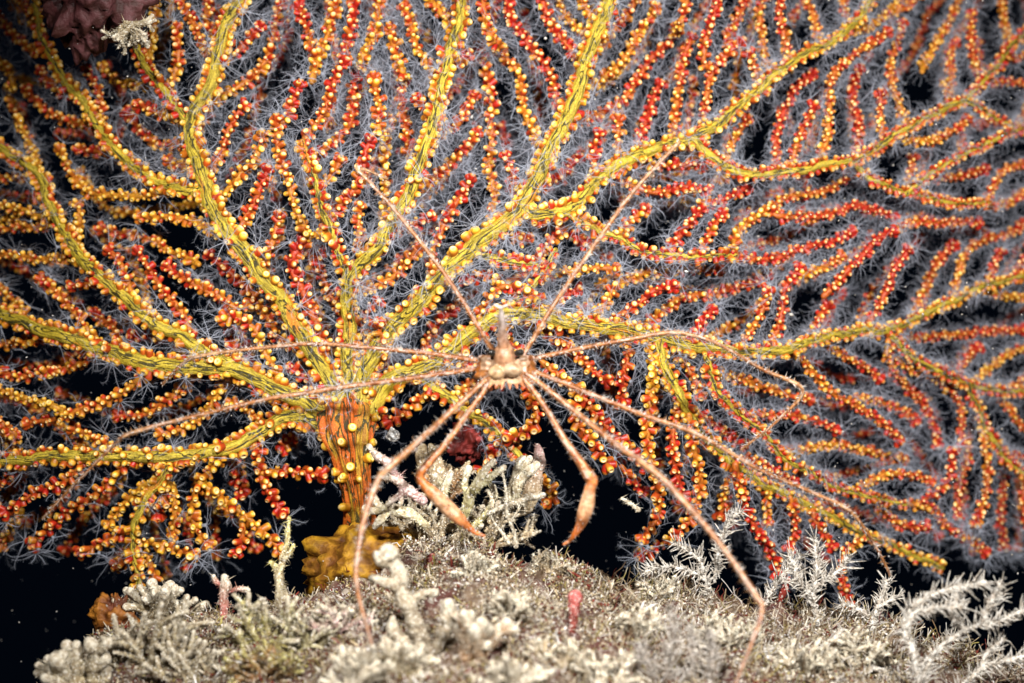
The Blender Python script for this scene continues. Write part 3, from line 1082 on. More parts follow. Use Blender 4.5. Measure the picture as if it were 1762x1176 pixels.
blob(871, 634, -2.75, 26, 22, 18, (0.42, 0.27, 0.17))
blob(868, 614, -2.85, 17, 20, 24, (0.42, 0.22, 0.12))
blob(882, 637, -2.95, 16, 12, 11, (0.46, 0.32, 0.20))
blob(855, 641, -2.93, 14, 12, 11, (0.50, 0.33, 0.18))
rq = spline(np.array([(868, 600, -2.9, 12), (865, 585, -3.0, 8.5), (864, 565, -3.15, 6), (863, 548, -3.3, 5), (862, 530, -3.45, 3)], float), 4)
rp = np.array([P(*r_[:3]) for r_ in rq])
tube(cg, rp, rq[:, 3] / 100, 10)
for k in range(len(rp)):
    for v in np.eye(3):
        for s_ in (-1, 1):
            ref_p.append(rp[k] + v * s_ * rq[k, 3] / 100)
            f = k / len(rp)
            ref_c.append((1 - f) * np.array((0.42, 0.20, 0.10)) + f * np.array((0.62, 0.58, 0.56)))
# fine barbs along the rostrum, coxal lobes and spines along the hind margin
for sd in (-1, 1):
    for k in range(4, len(rp), 4):
        tube(cg, np.array([rp[k], rp[k] + np.array((sd * 0.11, -0.02, 0.05))]), (0.03, 0.015), 5)
    for a in range(4):
        x0, x1 = 871 + sd * 18, 871 + sd * (44 + 2 * a)
        yy = (618, 627, 636, 646)[a]
        tube(cg, np.array([P(x0, yy + 3, -2.75), P((x0 + x1) / 2, yy, -2.72), P(x1, yy - 1 + a, -2.6)]), (0.07, 0.065, 0.055), 8)
for x in (848, 857, 865, 876, 886, 895):
    tube(cg, np.array([P(x, 652, -2.85), P(x + (x - 871) * 0.15, 662, -2.95), P(x + (x - 871) * 0.3, 671 - abs(x - 871) * 0.15, -3.0)]), (0.05, 0.035, 0.015), 6)
    ref_p.append(P(x + (x - 871) * 0.3, 671, -3.0)); ref_c.append(np.array((0.55, 0.2, 0.08)))

V, F3, F4, C, U = cg.merged()
crab_origin = P(871, 640, -2.7)
raw = make_mesh('spider_crab_raw', V - crab_origin, F3, F4, C, U)
tmp = bpy.data.objects.new('spider_crab', raw)
COL.objects.link(tmp)
md = tmp.modifiers.new('Remesh', 'REMESH')
md.mode = 'VOXEL'
md.voxel_size = 0.0155
md.use_smooth_shade = True
dg = bpy.context.evaluated_depsgraph_get()
me = bpy.data.meshes.new_from_object(tmp.evaluated_get(dg), depsgraph=dg)
bpy.data.objects.remove(tmp)
bpy.data.meshes.remove(raw)
me.name = 'spider_crab'
kd = kdtree.KDTree(len(ref_p))
for i, p in enumerate(ref_p):
    kd.insert(Vector(p) - Vector(crab_origin), i)
kd.balance()
co = np.empty(len(me.vertices) * 3, np.float32)
me.vertices.foreach_get('co', co)
cols = np.ones((len(me.vertices), 4), np.float32)
for i, p in enumerate(co.reshape(-1, 3)):
    cols[i, :3] = ref_c[kd.find(p)[1]]
for a_ in list(me.color_attributes):
    me.color_attributes.remove(a_)
ca = me.color_attributes.new('tint', 'FLOAT_COLOR', 'POINT')
ca.data.foreach_set('color', cols.ravel())
me.materials.clear()
me.materials.append(M_CRAB)
me.polygons.foreach_set('use_smooth', np.ones(len(me.polygons), bool))
print('crab verts', len(me.vertices))
crab = link('spider_crab', me, None, crab_origin)
tag(crab, 'brown spider crab with long thin spread legs and two orange claws', 'crab')
for sd in (-1, 1):
    g = Geo()
    c0 = P(870 + sd * 21, 608, -2.9)
    tube(g, np.array([c0, c0 + np.array((sd * 0.05, -0.02, 0.01))]), (0.055, 0.05), 12)
    obj('eye', g, M_EYE, crab)
# bristles and settled specks on the legs
bg_ = Geo()
spike = np.array([(0.5, 0, 0), (-0.25, 0.43, 0), (-0.25, -0.43, 0), (0, 0, 1.0)])
sF = np.array([(0, 1, 3), (1, 2, 3), (2, 0, 3)])
bp, bd, bs, bc = [], [], [], []
for n_, (p3, rad) in enumerate(crab_limbs):
    T, S, B = frames(p3)
    for k in range(3, len(p3)):
        for _ in range(3 if n_ < 8 else 2):
            th = rnd.uniform(-0.5, math.pi + 0.5)
            d = math.cos(th) * S[k] + math.sin(th) * B[k]
            bp.append(p3[k] + d * rad[k] * 0.9 + T[k] * rnd.uniform(-.02, .02))
            bd.append(d + T[k] * rnd.uniform(-0.2, 0.7) + np.array([rnd.gauss(0, .25) for _ in range(3)]))
            h = rnd.choice((0.035, 0.05, 0.07, 0.10)) * rnd.uniform(0.6, 1.2)
            w = rnd.uniform(0.009, 0.016) if rnd.random() < 0.9 else 0.03
            bs.append((w, w, h))
            bc.append(rnd.choice(((0.66, 0.63, 0.60), (0.60, 0.54, 0.50), (0.45, 0.24, 0.12))))
stamp(bg_, spike, sF, np.zeros((0, 4), int), np.array(bp), basis_to(np.array(bd), RNG.uniform(0, 6, len(bp))), np.array(bs), np.repeat(np.array(bc)[:, None], 4, 1))
obj('bristles', bg_, M_TURF, crab)


# ------------------------------------------------------------------ growth on the seabed
OCTA = np.array([(1, 0, 0), (-1, 0, 0), (0, 1, 0), (0, -1, 0), (0, 0, 1), (0, 0, -1)], float)
OCTA_F = np.array([(0, 2, 4), (2, 1, 4), (1, 3, 4), (3, 0, 4), (2, 0, 5), (1, 2, 5), (3, 1, 5), (0, 3, 5)])
WHITE = np.array((0.60, 0.545, 0.43)); BEIGE = np.array((0.44, 0.35, 0.22)); OLIVE = np.array((0.42, 0.38, 0.14)); PINK = np.array((0.56, 0.36, 0.36))
RED = np.array((0.40, 0.05, 0.04)); BROWN = np.array((0.22, 0.12, 0.05)); GREY = np.array((0.40, 0.37, 0.34))


def knobbly(geo, path, color, sides=9, lump=0.22, freq=7.0, tipcol=None, flat=1.0):
    """a crusty twig; path rows are (px, py, depth, radius px)"""
    q = spline(np.array(path, float), 4)
    p3 = np.array([P(*r_[:3]) for r_ in q])
    kn = np.array([mnoise.noise(Vector(p_) * freq) for p_ in p3])
    T, S, B = frames(p3)
    w = np.array([[mnoise.noise(Vector(p_) * 3 + Vector((5, 0, 0))), mnoise.noise(Vector(p_) * 3 + Vector((0, 9, 0)))] for p_ in p3])
    p3 = p3 + (S * w[:, :1] + B * w[:, 1:]) * q[:, 3:4] / 100 * 0.5
    col = np.tile(color, (len(q), 1)) * (1 + 0.3 * kn[:, None])
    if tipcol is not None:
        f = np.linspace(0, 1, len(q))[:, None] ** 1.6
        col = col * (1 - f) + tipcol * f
    ng = int(len(q) * 5)
    kk_ = RNG.integers(0, len(q), ng)
    an = RNG.uniform(0, 6.283, ng)
    dd_ = np.cos(an)[:, None] * S[kk_] + (flat * np.sin(an))[:, None] * B[kk_]
    r_ = RNG.uniform(0.007, 0.02, ng)
    hair = RNG.random(ng) < 0.35
    gs = np.where(hair[:, None], np.stack([r_ * 0.45, r_ * 0.45, r_ * RNG.uniform(3, 9, ng)], 1), np.stack([r_, r_ * 0.8, r_ * RNG.uniform(0.6, 2.0, ng)], 1))
    stamp(geo, OCTA, OCTA_F, np.zeros((0, 4), int), p3[kk_] + dd_ * (q[kk_, 3:4] / 100) * (1 + lump * kn[kk_])[:, None], basis_to(dd_ + RNG.normal(0, 0.5, (ng, 3)), an), gs, np.clip(col[kk_] * RNG.uniform(0.55, 1.5, (ng, 1)), 0.01, 0.85)[:, None])
    tube(geo, p3, q[:, 3] / 100 * (1 + lump * kn), sides, np.clip(col, 0.01, 0.85), flat, ridge=lambda th, L: 1 + 0.10 * np.sin(3 * th + L * 9) + 0.06 * np.sin(7 * th - L * 23))
    return p3


ROOTED = {'wiry_tuft', 'coralline_clump', 'twig_algae', 'bryozoan_clump', 'crusty_column', 'knobbed_stalk', 'red_weed', 'red_stalk', 'olive_stalk'}


def sprig(name, label, cat, base, fingers, color, tip=None, part='branch', group=None, mat=None, flat=1.0, lump=0.22):
    """a clump rooted at one spot: every main branch is a part with its own forks"""
    if name in ROOTED:        # stands on the rock: keep the foot on the surface
        dy = on_ground(base[0], base[1])[1] - base[2]
        base = (base[0], base[1], base[2] + dy)
        move = lambda path: [(a_, b_, c_ + dy, r_) for a_, b_, c_, r_ in path]
        fingers = [[move(p_) for p_ in f] if isinstance(f[0], list) else move(f) for f in fingers]
    root = empty(name, P(*base))
    tag(root, label, cat, group)
    for f in fingers:
        g = Geo()
        for path in (f if isinstance(f[0], list) else [f]):
            knobbly(g, path, color * rnd.uniform(0.8, 1.15), tipcol=tip, flat=flat, lump=lump)
        obj(part, g, mat or M_CRUST, root)
    return root


def bush(name, label, cat, px, py, y, n, h, r, color, tip=None, spread=70, forks=2, part='branch', group=None, lean=0.0, flat=1.0, lump=0.22, r1=0.6):
    """fingers fanning up from a base, each forking"""
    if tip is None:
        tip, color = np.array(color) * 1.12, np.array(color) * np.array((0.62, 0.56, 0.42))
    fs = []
    for k in range(n):
        a = math.radians(-spread + 2 * spread * (k + 0.5) / n + rnd.uniform(-12, 12) + lean)
        L = h * rnd.uniform(0.7, 1.1)
        rr_ = r * rnd.uniform(0.75, 1.2)
        yy = y + rnd.uniform(-0.5, 0.4)
        x0, y0 = px + rnd.uniform(-0.25, 0.25) * h, py + rnd.uniform(-0.05, 0.12) * h
        bend = rnd.uniform(-0.3, 0.3)
        p = [(x0 + math.sin(a + bend * t) * L * t, y0 - math.cos(a + bend * t) * L * t, y + (yy - y) * t, rr_ * (1.1 - (1 - r1) * t)) for t in (0, 0.33, 0.66, 1.0)]
        paths = [p]
        for _ in range(forks):
            t0 = rnd.uniform(0.35, 0.8)
            s0 = np.array(p[0]) * (1 - t0) + np.array(p[3]) * t0
            a2 = a + rnd.choice((-1, 1)) * rnd.uniform(0.5, 1.1)
            L2 = L * rnd.uniform(0.25, 0.5)
            paths.append([(s0[0] + math.sin(a2 + bend * t) * L2 * t, s0[1] - math.cos(a2 + bend * t) * L2 * t, s0[2] + rnd.uniform(-.1, .1) * t, rr_ * (0.85 - (0.9 - r1) * t)) for t in (0, 0.5, 1.0)])
        fs.append(paths)
    return sprig(name, label, cat, (px, py, y), fs, color, tip, part, group, flat=flat, lump=lump)


# bottom left: white limy clumps
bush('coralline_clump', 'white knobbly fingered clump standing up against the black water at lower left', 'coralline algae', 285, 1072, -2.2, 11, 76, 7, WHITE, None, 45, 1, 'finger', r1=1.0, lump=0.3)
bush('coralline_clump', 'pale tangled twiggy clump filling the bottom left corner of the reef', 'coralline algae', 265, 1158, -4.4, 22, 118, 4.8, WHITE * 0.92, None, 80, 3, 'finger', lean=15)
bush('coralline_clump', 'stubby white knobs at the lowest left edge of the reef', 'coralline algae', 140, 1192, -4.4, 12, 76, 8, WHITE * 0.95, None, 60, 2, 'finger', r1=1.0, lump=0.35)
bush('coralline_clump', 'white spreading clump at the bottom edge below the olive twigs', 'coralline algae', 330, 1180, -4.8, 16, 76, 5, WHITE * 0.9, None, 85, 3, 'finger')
bush('twig_algae', 'olive yellow forked twigs left of the yellow sponge', 'algae', 440, 1112, -3.0, 11, 85, 4.5, OLIVE, WHITE * 0.9, 75, 3, lean=10)
bush('twig_algae', 'greenish branching twigs leaning to the right below the yellow sponge', 'algae', 520, 1120, -3.2, 10, 95, 5, np.array((0.46, 0.42, 0.22)), WHITE, 60, 3, lean=30)
bush('twig_algae', 'brownish matted twig tuft at the bottom between white clumps', 'algae', 450, 1170, -4.2, 14, 70, 4, BROWN * 1.6, OLIVE, 85, 3)
# middle
sprig('crusty_column', 'thick pale encrusted column leaning left in front of the yellow sponge', 'bryozoan', (735, 1135, -4.6), [
    [[(738, 1140, -4.5, 18), (715, 1080, -4.6, 15), (700, 1035, -4.6, 13), (686, 1000, -4.6, 12), (672, 962, -4.6, 14), (668, 952, -4.6, 12)],
     [(690, 1010, -4.6, 9), (665, 1003, -4.7, 7), (640, 996, -4.7, 5)], [(676, 975, -4.6, 8), (655, 965, -4.7, 8), (648, 955, -4.7, 7)], [(702, 1040, -4.6, 9), (730, 1025, -4.6, 6), (748, 1022, -4.6, 6)]],
    [[(700, 1130, -4.7, 12), (680, 1090, -4.8, 9), (676, 1065, -4.8, 7)], [(690, 1110, -4.7, 9), (662, 1100, -4.8, 7)]],
    [[(750, 1120, -4.7, 11), (768, 1080, -4.8, 9), (770, 1040, -4.8, 8)]]], np.array((0.40, 0.33, 0.23)), WHITE * 0.95, 'lobe', lump=0.45)
bush('bryozoan_clump', 'cluster of stout white tipped brown fingers at the bottom centre', 'bryozoan', 805, 1140, -4.8, 9, 92, 8, BROWN * 1.7, WHITE * 1.05, 36, 1, 'finger', r1=1.0, lump=0.25, lean=8)
bush('coralline_clump', 'white lacy clump at the foot of the thick encrusted column', 'coralline algae', 700, 1160, -5.2, 12, 62, 7, WHITE * 0.95, None, 75, 3, 'finger', lump=0.4)
sprig('forked_algae', 'beige green forked alga behind the left orange claw', 'algae', (800, 900, -1.4), [
    [[(792, 905, -1.4, 6), (805, 865, -1.4, 9), (822, 830, -1.5, 8), (840, 805, -1.5, 6), (850, 795, -1.5, 5)], [(815, 845, -1.5, 7), (845, 822, -1.4, 6), (868, 805, -1.4, 5)], [(808, 862, -1.4, 6), (800, 830, -1.3, 6), (806, 808, -1.3, 7)]],
    [[(815, 905, -1.3, 5), (840, 880, -1.3, 6), (850, 855, -1.2, 6), (848, 838, -1.2, 5)]],
    [[(780, 895, -1.2, 6), (765, 850, -1.2, 7), (775, 815, -1.1, 6)], [(768, 840, -1.1, 5), (750, 820, -1.1, 6)]]], np.array((0.46, 0.42, 0.20)), WHITE, flat=0.55)
sprig('forked_algae', 'pale forked frond with square cut tips beside the black gap', 'algae', (880, 885, -1.2), [
    [[(876, 890, -1.2, 5), (888, 845, -1.2, 9), (905, 815, -1.2, 9), (922, 800, -1.2, 7)], [(895, 830, -1.2, 6), (905, 795, -1.2, 6), (910, 788, -1.2, 6)]],
    [[(870, 888, -1.1, 5), (880, 850, -1.0, 9), (893, 805, -1.0, 10), (897, 792, -1.0, 9)]]], np.array((0.50, 0.44, 0.28)), WHITE, flat=0.5)
sprig('beige_frond', 'upright beige crusty blade right of the forked algae', 'algae', (912, 870, -0.6), [[(905, 872, -0.6, 14), (915, 830, -0.6, 16), (925, 795, -0.6, 13), (924, 768, -0.6, 5)]], BEIGE * 1.2, PINK, 'blade', flat=0.4)
sprig('beige_frond', 'crusty beige blade just left of the red tufted sponge', 'algae', (755, 840, -0.5), [[(762, 850, -0.5, 13), (755, 810, -0.5, 14), (748, 780, -0.5, 11), (742, 768, -0.5, 6)], [(738, 830, -0.4, 8), (728, 790, -0.4, 10), (730, 772, -0.4, 8)]], BEIGE * 1.1, None, 'blade', flat=0.45)
sprig('hydroid_stem', 'pale crooked twig reaching right towards the red fan tip', 'hydroid', (850, 880, -1.5), [
    [[(842, 885, -1.5, 4), (870, 870, -1.5, 4.5), (905, 860, -1.5, 5), (935, 853, -1.5, 5)], [(895, 862, -1.5, 1.6), (890, 880, -1.5, 1.2), (880, 895, -1.5, 0.8)], [(900, 862, -1.5, 1.4), (905, 880, -1.5, 0.9)]],
    [[(888, 940, -1.6, 3.6), (884, 915, -1.6, 2.8), (873, 885, -1.6, 2.4), (871, 850, -1.6, 2.0), (866, 815, -1.6, 1.8)]], [[(876, 935, -1.5, 3), (855, 905, -1.5, 2), (845, 888, -1.5, 2)]]], WHITE * 0.9, None, 'stem', lump=0.35)
sprig('coralline_sprig', 'pinkish white sprig behind the lower left crab leg', 'coralline algae', (725, 862, -1.6), [
    [[(728, 862, -1.6, 8), (700, 842, -1.6, 9), (680, 825, -1.6, 7), (660, 818, -1.6, 6)], [(700, 842, -1.6, 6), (688, 852, -1.7, 5), (668, 868, -1.7, 5)], [(692, 836, -1.6, 4), (690, 866, -1.7, 3.5)]],
    [[(684, 826, -1.6, 7), (668, 800, -1.6, 8), (650, 785, -1.5, 6), (636, 768, -1.5, 5)]]], PINK * 1.1, WHITE, lump=0.3)
sprig('coralline_sprig', 'yellowish white sprig lying above the yellow sponge', 'coralline algae', (725, 895, -1.5), [
    [[(735, 905, -1.4, 6), (705, 888, -1.5, 9), (675, 880, -1.5, 8), (655, 872, -1.6, 6), (640, 852, -1.6, 6)], [(668, 880, -1.5, 7), (655, 895, -1.6, 7), (645, 905, -1.6, 6)], [(662, 874, -1.6, 6), (640, 880, -1.6, 6), (628, 876, -1.6, 6)]]], np.array((0.56, 0.50, 0.32)), WHITE, lump=0.3)
sprig('olive_stalk', 'thin olive stalk with a pink foot rising to an orange fan tip', 'hydroid', (485, 1035, -1.6), [
    [[(486, 1040, -1.6, 13), (483, 1010, -1.6, 8), (480, 985, -1.5, 7), (488, 955, -1.3, 5), (495, 925, -1.1, 4), (497, 890, -0.8, 3)], [(486, 965, -1.4, 5), (500, 950, -1.4, 4), (505, 938, -1.4, 3)], [(481, 990, -1.5, 6), (472, 975, -1.5, 5), (465, 968, -1.5, 4)]]], np.array((0.44, 0.38, 0.26)), OLIVE * 1.3, 'stem', lump=0.4)
sprig('red_stalk', 'small red stalk frosted white between the white clump and olive stalk', 'sponge', (388, 1060, -2.2), [
    [[(388, 1065, -2.2, 9), (386, 1045, -2.2, 8), (385, 1025, -2.2, 7), (390, 1008, -2.2, 9), (387, 994, -2.2, 7)]], [[(392, 1020, -2.2, 3), (408, 1014, -2.2, 4), (426, 1016, -2.2, 4)]], [[(384, 1010, -2.2, 3), (372, 1000, -2.2, 4), (368, 992, -2.2, 3)]]], np.array((0.46, 0.14, 0.12)), WHITE, 'stem', lump=0.5)
for (x, y0, y1, r_, yy, lb) in ((988, 1090, 1028, 9, -3.6, 'red knobbed stalk standing on the pale turf right of centre'), (737, 985, 962, 8, -1.6, 'small round red knob on the edge of the yellow sponge')):
    sprig('knobbed_stalk', lb, 'sponge', (x, y0, yy), [[(x - 6, y0, yy, r_ * 0.75), (x - 2, (y0 + y1) / 2, yy, r_ * 0.8), (x + 4, y1, yy, r_ * 1.25)]], np.array((0.22, 0.05, 0.035)), np.array((0.55, 0.13, 0.12)), 'knob')
sprig('red_weed', 'small red weed blade among the white filaments at right', 'algae', (1345, 1030, -2.5), [[(1342, 1040, -2.5, 2), (1346, 1022, -2.5, 6), (1353, 1006, -2.5, 5), (1358, 994, -2.5, 2)]], np.array((0.36, 0.05, 0.035)), None, 'blade', flat=0.4)


def lump(name, label, cat, px, py, y, rx, ry, rz, color, mat, amp=0.25, freq=1.6, color2=None):
    g = Geo()
    seg, rows = 64, 40
    th = np.linspace(0, math.pi, rows + 1)
    V, F3, F4, lev = lathe_template(np.stack([np.maximum(np.sin(th), 0.004), -np.cos(th)], 1), seg)
    sc_ = np.array((rx, ry, rz)) / 100
    c_ = P(px, py, y)
    C_ = []
    out = []
    for v in V:
        p = v * sc_
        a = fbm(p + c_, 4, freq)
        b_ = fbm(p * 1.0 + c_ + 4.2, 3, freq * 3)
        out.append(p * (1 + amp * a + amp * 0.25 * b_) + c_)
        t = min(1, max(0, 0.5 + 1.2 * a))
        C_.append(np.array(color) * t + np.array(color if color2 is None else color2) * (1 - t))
    g.add(np.array(out), F3, F4, np.array(C_))
    return tag(obj(name, g, mat), label, cat)


lump('yellow_sponge', 'smooth mustard yellow sponge mound at the foot of the sea fan trunk', 'sponge', 662, 974, -0.2, 132, 92, 66, (0.42, 0.22, 0.012), M_SPONGE, 0.34, 2.0, (0.16, 0.055, 0.006))
lump('red_sponge', 'dark red tufted ball hanging behind the crab above the forked algae', 'sponge', 806, 762, 0.2, 29, 24, 31, (0.24, 0.03, 0.025), M_SPONGE, 0.7, 5.0, (0.06, 0.008, 0.008))
lump('grey_ball', 'tiny speckled grey ball beside the trunk of the sea fan', 'sea squirt', 676, 750, -0.4, 11, 11, 11, (0.42, 0.42, 0.42), M_CRUST, 0.4, 6, (0.12, 0.12, 0.12))
lump('orange_sponge', 'ragged orange brown sponge clinging below the lowest left fan tip', 'sponge', 200, 1062, -1.0, 32, 24, 42, (0.36, 0.14, 0.015), M_SPONGE, 0.8, 3.4, (0.12, 0.03, 0.01))
lump('overhanging_rock', 'dark maroon rock with a purple grey lip in the top left corner', 'rock', 158, -34, 0.2, 92, 70, 104, (0.11, 0.040, 0.042), M_SPONGE, 0.55, 1.9, (0.030, 0.003, 0.003))
bush('white_crust', 'white crust of stubby knobs under the edge of the overhanging rock', 'coralline algae', 218, 42, -0.6, 16, 44, 3.5, WHITE * 0.95, None, 80, 1, 'knob', lean=160, lump=0.4, r1=0.9)

for (px_, y_, d_, n_, h_, r_, c_, lb) in (
        (610, 1190, -5.2, 12, 70, 6, WHITE, 'white twiggy clump at the bottom edge left of the encrusted column'),
        (880, 1195, -5.2, 13, 62, 5.5, WHITE * 0.95, 'blurred pale clump at the bottom edge right of the brown fingers'),
        (965, 1150, -4.6, 12, 55, 4, BEIGE * 1.3, 'beige twig tuft below the red knobbed stalk'),
        (1040, 1190, -5.2, 12, 70, 5, WHITE, 'white tuft at the bottom edge left of the grey filament bush'),
        (1090, 1095, -3.8, 12, 50, 3.5, WHITE, 'fine white twig tuft on the middle of the ridge slope'),
        (880, 1060, -3.2, 11, 45, 4, WHITE * 1.05, 'low white twig tuft left of the red knobbed stalk'),
        (820, 990, -2.2, 12, 38, 3.2, WHITE * 1.05, 'small white tuft on the crest under the left orange claw'),
        (940, 985, -2.0, 12, 36, 3, BEIGE * 1.4, 'small beige tuft on the crest beside the black gap'),
        (1130, 1030, -2.4, 12, 45, 3, WHITE, 'white wiry tuft on the crest below the right red fan tips'),
        (1390, 1170, -4.2, 14, 75, 4, WHITE, 'white wiry tuft at the bottom right of the front crab leg'),
        (1250, 1120, -3.6, 13, 65, 3.5, WHITE * 0.95, 'grey white wiry tuft touching the last joint of the front crab leg'),
        (1470, 1150, -3.4, 13, 65, 4, WHITE, 'dense white tuft left of the arching feathery hydroid'),
        (590, 1090, -3.6, 11, 60, 4.5, PINK * 0.95, 'pinkish tuft between the olive twigs and the encrusted column')):
    bush('wiry_tuft', lb, 'turf tuft', px_, y_, d_, n_, h_, r_, c_, WHITE * 1.2, 80, 3, lump=0.3)

# the pale thicket around the orange claw, between the trunk and the black gap
bush('coralline_thicket', 'pale crumbly thicket right behind the left orange claw tip', 'coralline algae', 835, 938, -1.0, 14, 78, 4.5, BEIGE * 1.25, WHITE, 75, 3, lump=0.35)
bush('coralline_thicket', 'low whitish thicket between the left claw and the yellow sponge', 'coralline algae', 745, 940, -0.8, 12, 90, 5, BEIGE * 1.1, WHITE * 0.95, 60, 3, lump=0.35)
bush('coralline_thicket', 'brownish crumbly twigs beneath the red tufted sponge', 'coralline algae', 770, 850, -0.2, 9, 60, 5, BROWN * 1.7, BEIGE * 1.3, 70, 2, lump=0.4)

# feathery white hydroids at the lower right
def hydroid(label, stems, r, fuzz, color=np.array((0.64, 0.61, 0.56))):
    dy = on_ground(*stems[0][0][:2])[1] - stems[0][0][2]
    stems = [[(a_, b_, c_ + dy) for a_, b_, c_ in p_] for p_ in stems]
    root = empty('feather_hydroid', P(*stems[0][0][:3]))
    tag(root, label, 'hydroid')
    for path in stems:
        g = Geo()
        p3 = knobbly(g, [(a, b_, c_, r * 0.72 * (1 - 0.35 * i / len(path))) for i, (a, b_, c_) in enumerate(path)], color, 7, 0.35)
        T, S, B = frames(p3)
        for k in range(2, len(p3)):
            for _ in range(fuzz):
                a = rnd.uniform(0, 6.28)
                d = unit(math.cos(a) * S[k] + math.sin(a) * B[k] + T[k] * rnd.uniform(0.2, 1.2))
                L = rnd.uniform(0.06, 0.30) * (1.3 if rnd.random() < 0.2 else 0.8)
                tube(g, np.array([p3[k], p3[k] + d * L * 0.5, p3[k] + d * L + np.array((0, 0, rnd.gauss(0, 0.04)))]), (0.014, 0.009, 0.004), 4, color * rnd.uniform(0.7, 1.2), round_end=False, round_start=False)
        obj('stem', g, M_CRUST, root)
    return root


hydroid('tall white feathery hydroid arching right at the lower right corner', [[(1585, 1200, -2.6), (1572, 1130, -2.6), (1555, 1080, -2.5), (1575, 1040, -2.5), (1630, 1015, -2.4), (1695, 1002, -2.3)], [(1560, 1090, -2.5), (1570, 1060, -2.6), (1600, 1050, -2.6), (1660, 1045, -2.6)], [(1650, 1012, -2.4), (1645, 1040, -2.4), (1642, 1060, -2.4)]], 6, 4)
hydroid('white hydroid branch slanting up to the right edge of the picture', [[(1580, 1185, -3.0), (1610, 1125, -3.0), (1660, 1085, -2.9), (1720, 1068, -2.9), (1790, 1040, -2.8)], [(1690, 1075, -2.9), (1702, 1040, -2.9), (1722, 1005, -2.9)], [(1660, 1085, -2.9), (1640, 1060, -2.8), (1636, 1035, -2.8)]], 5, 4)
hydroid('low white hydroid sprawling along the bottom right edge', [[(1640, 1195, -3.4), (1690, 1150, -3.4), (1740, 1135, -3.3), (1800, 1120, -3.3)], [(1690, 1150, -3.4), (1700, 1120, -3.4), (1725, 1100, -3.4)], [(1600, 1190, -3.4), (1560, 1165, -3.4), (1500, 1150, -3.5)]], 6, 4)
hydroid('white twig laid level right of the front crab leg', [[(1295, 1120, -3.2), (1340, 1118, -3.1), (1400, 1125, -3.1), (1470, 1128, -3.0)], [(1310, 1122, -3.2), (1335, 1140, -3.3), (1350, 1152, -3.3)], [(1400, 1125, -3.1), (1430, 1105, -3.1), (1450, 1085, -3.0)]], 6, 2)
hydroid('upright pale hydroid leaning right behind the front crab leg', [[(1310, 1050, -2.0), (1335, 1005, -2.0), (1360, 975, -1.9), (1378, 955, -1.9)], [(1340, 1000, -2.0), (1365, 1000, -2.0), (1385, 985, -2.0)]], 4.5, 4)
hydroid('wispy white hydroid left of the front crab leg under red fan tips', [[(1225, 1045, -1.6), (1215, 1000, -1.6), (1200, 960, -1.6), (1160, 935, -1.6)], [(1215, 1000, -1.6), (1190, 985, -1.6), (1150, 975, -1.6), (1110, 985, -1.6)], [(1230, 1000, -1.6), (1240, 930, -1.7), (1262, 890, -1.7), (1275, 880, -1.7)]], 3.5, 5)
hydroid('bristly white hydroid between red fan tips at the lower right', [[(1410, 1085, -2.0), (1400, 1030, -2.0), (1405, 980, -1.9), (1402, 930, -1.8)], [(1404, 1010, -2.0), (1440, 985, -1.9), (1460, 960, -1.9)], [(1402, 1030, -2.0), (1375, 1000, -2.0), (1360, 960, -2.0)]], 4, 5)
hydroid('short white hydroid spray on the turf near the right hand gap', [[(1500, 1100, -2.3), (1505, 1060, -2.3), (1520, 1020, -2.2), (1525, 1000, -2.2)], [(1505, 1065, -2.3), (1470, 1045, -2.3), (1450, 1040, -2.3)], [(1510, 1045, -2.3), (1540, 1030, -2.3)]], 5, 5)
hydroid('fine grey filament bush at the bottom right of centre', [[(1160, 1180, -4.6), (1150, 1130, -4.6), (1160, 1085, -4.5), (1150, 1050, -4.5)], [(1180, 1180, -4.5), (1195, 1130, -4.5), (1190, 1080, -4.4)], [(1210, 1190, -4.5), (1225, 1140, -4.5), (1220, 1090, -4.5)], [(1130, 1180, -4.6), (1115, 1140, -4.6), (1100, 1110, -4.6)]], 3.5, 6, GREY * 1.3)

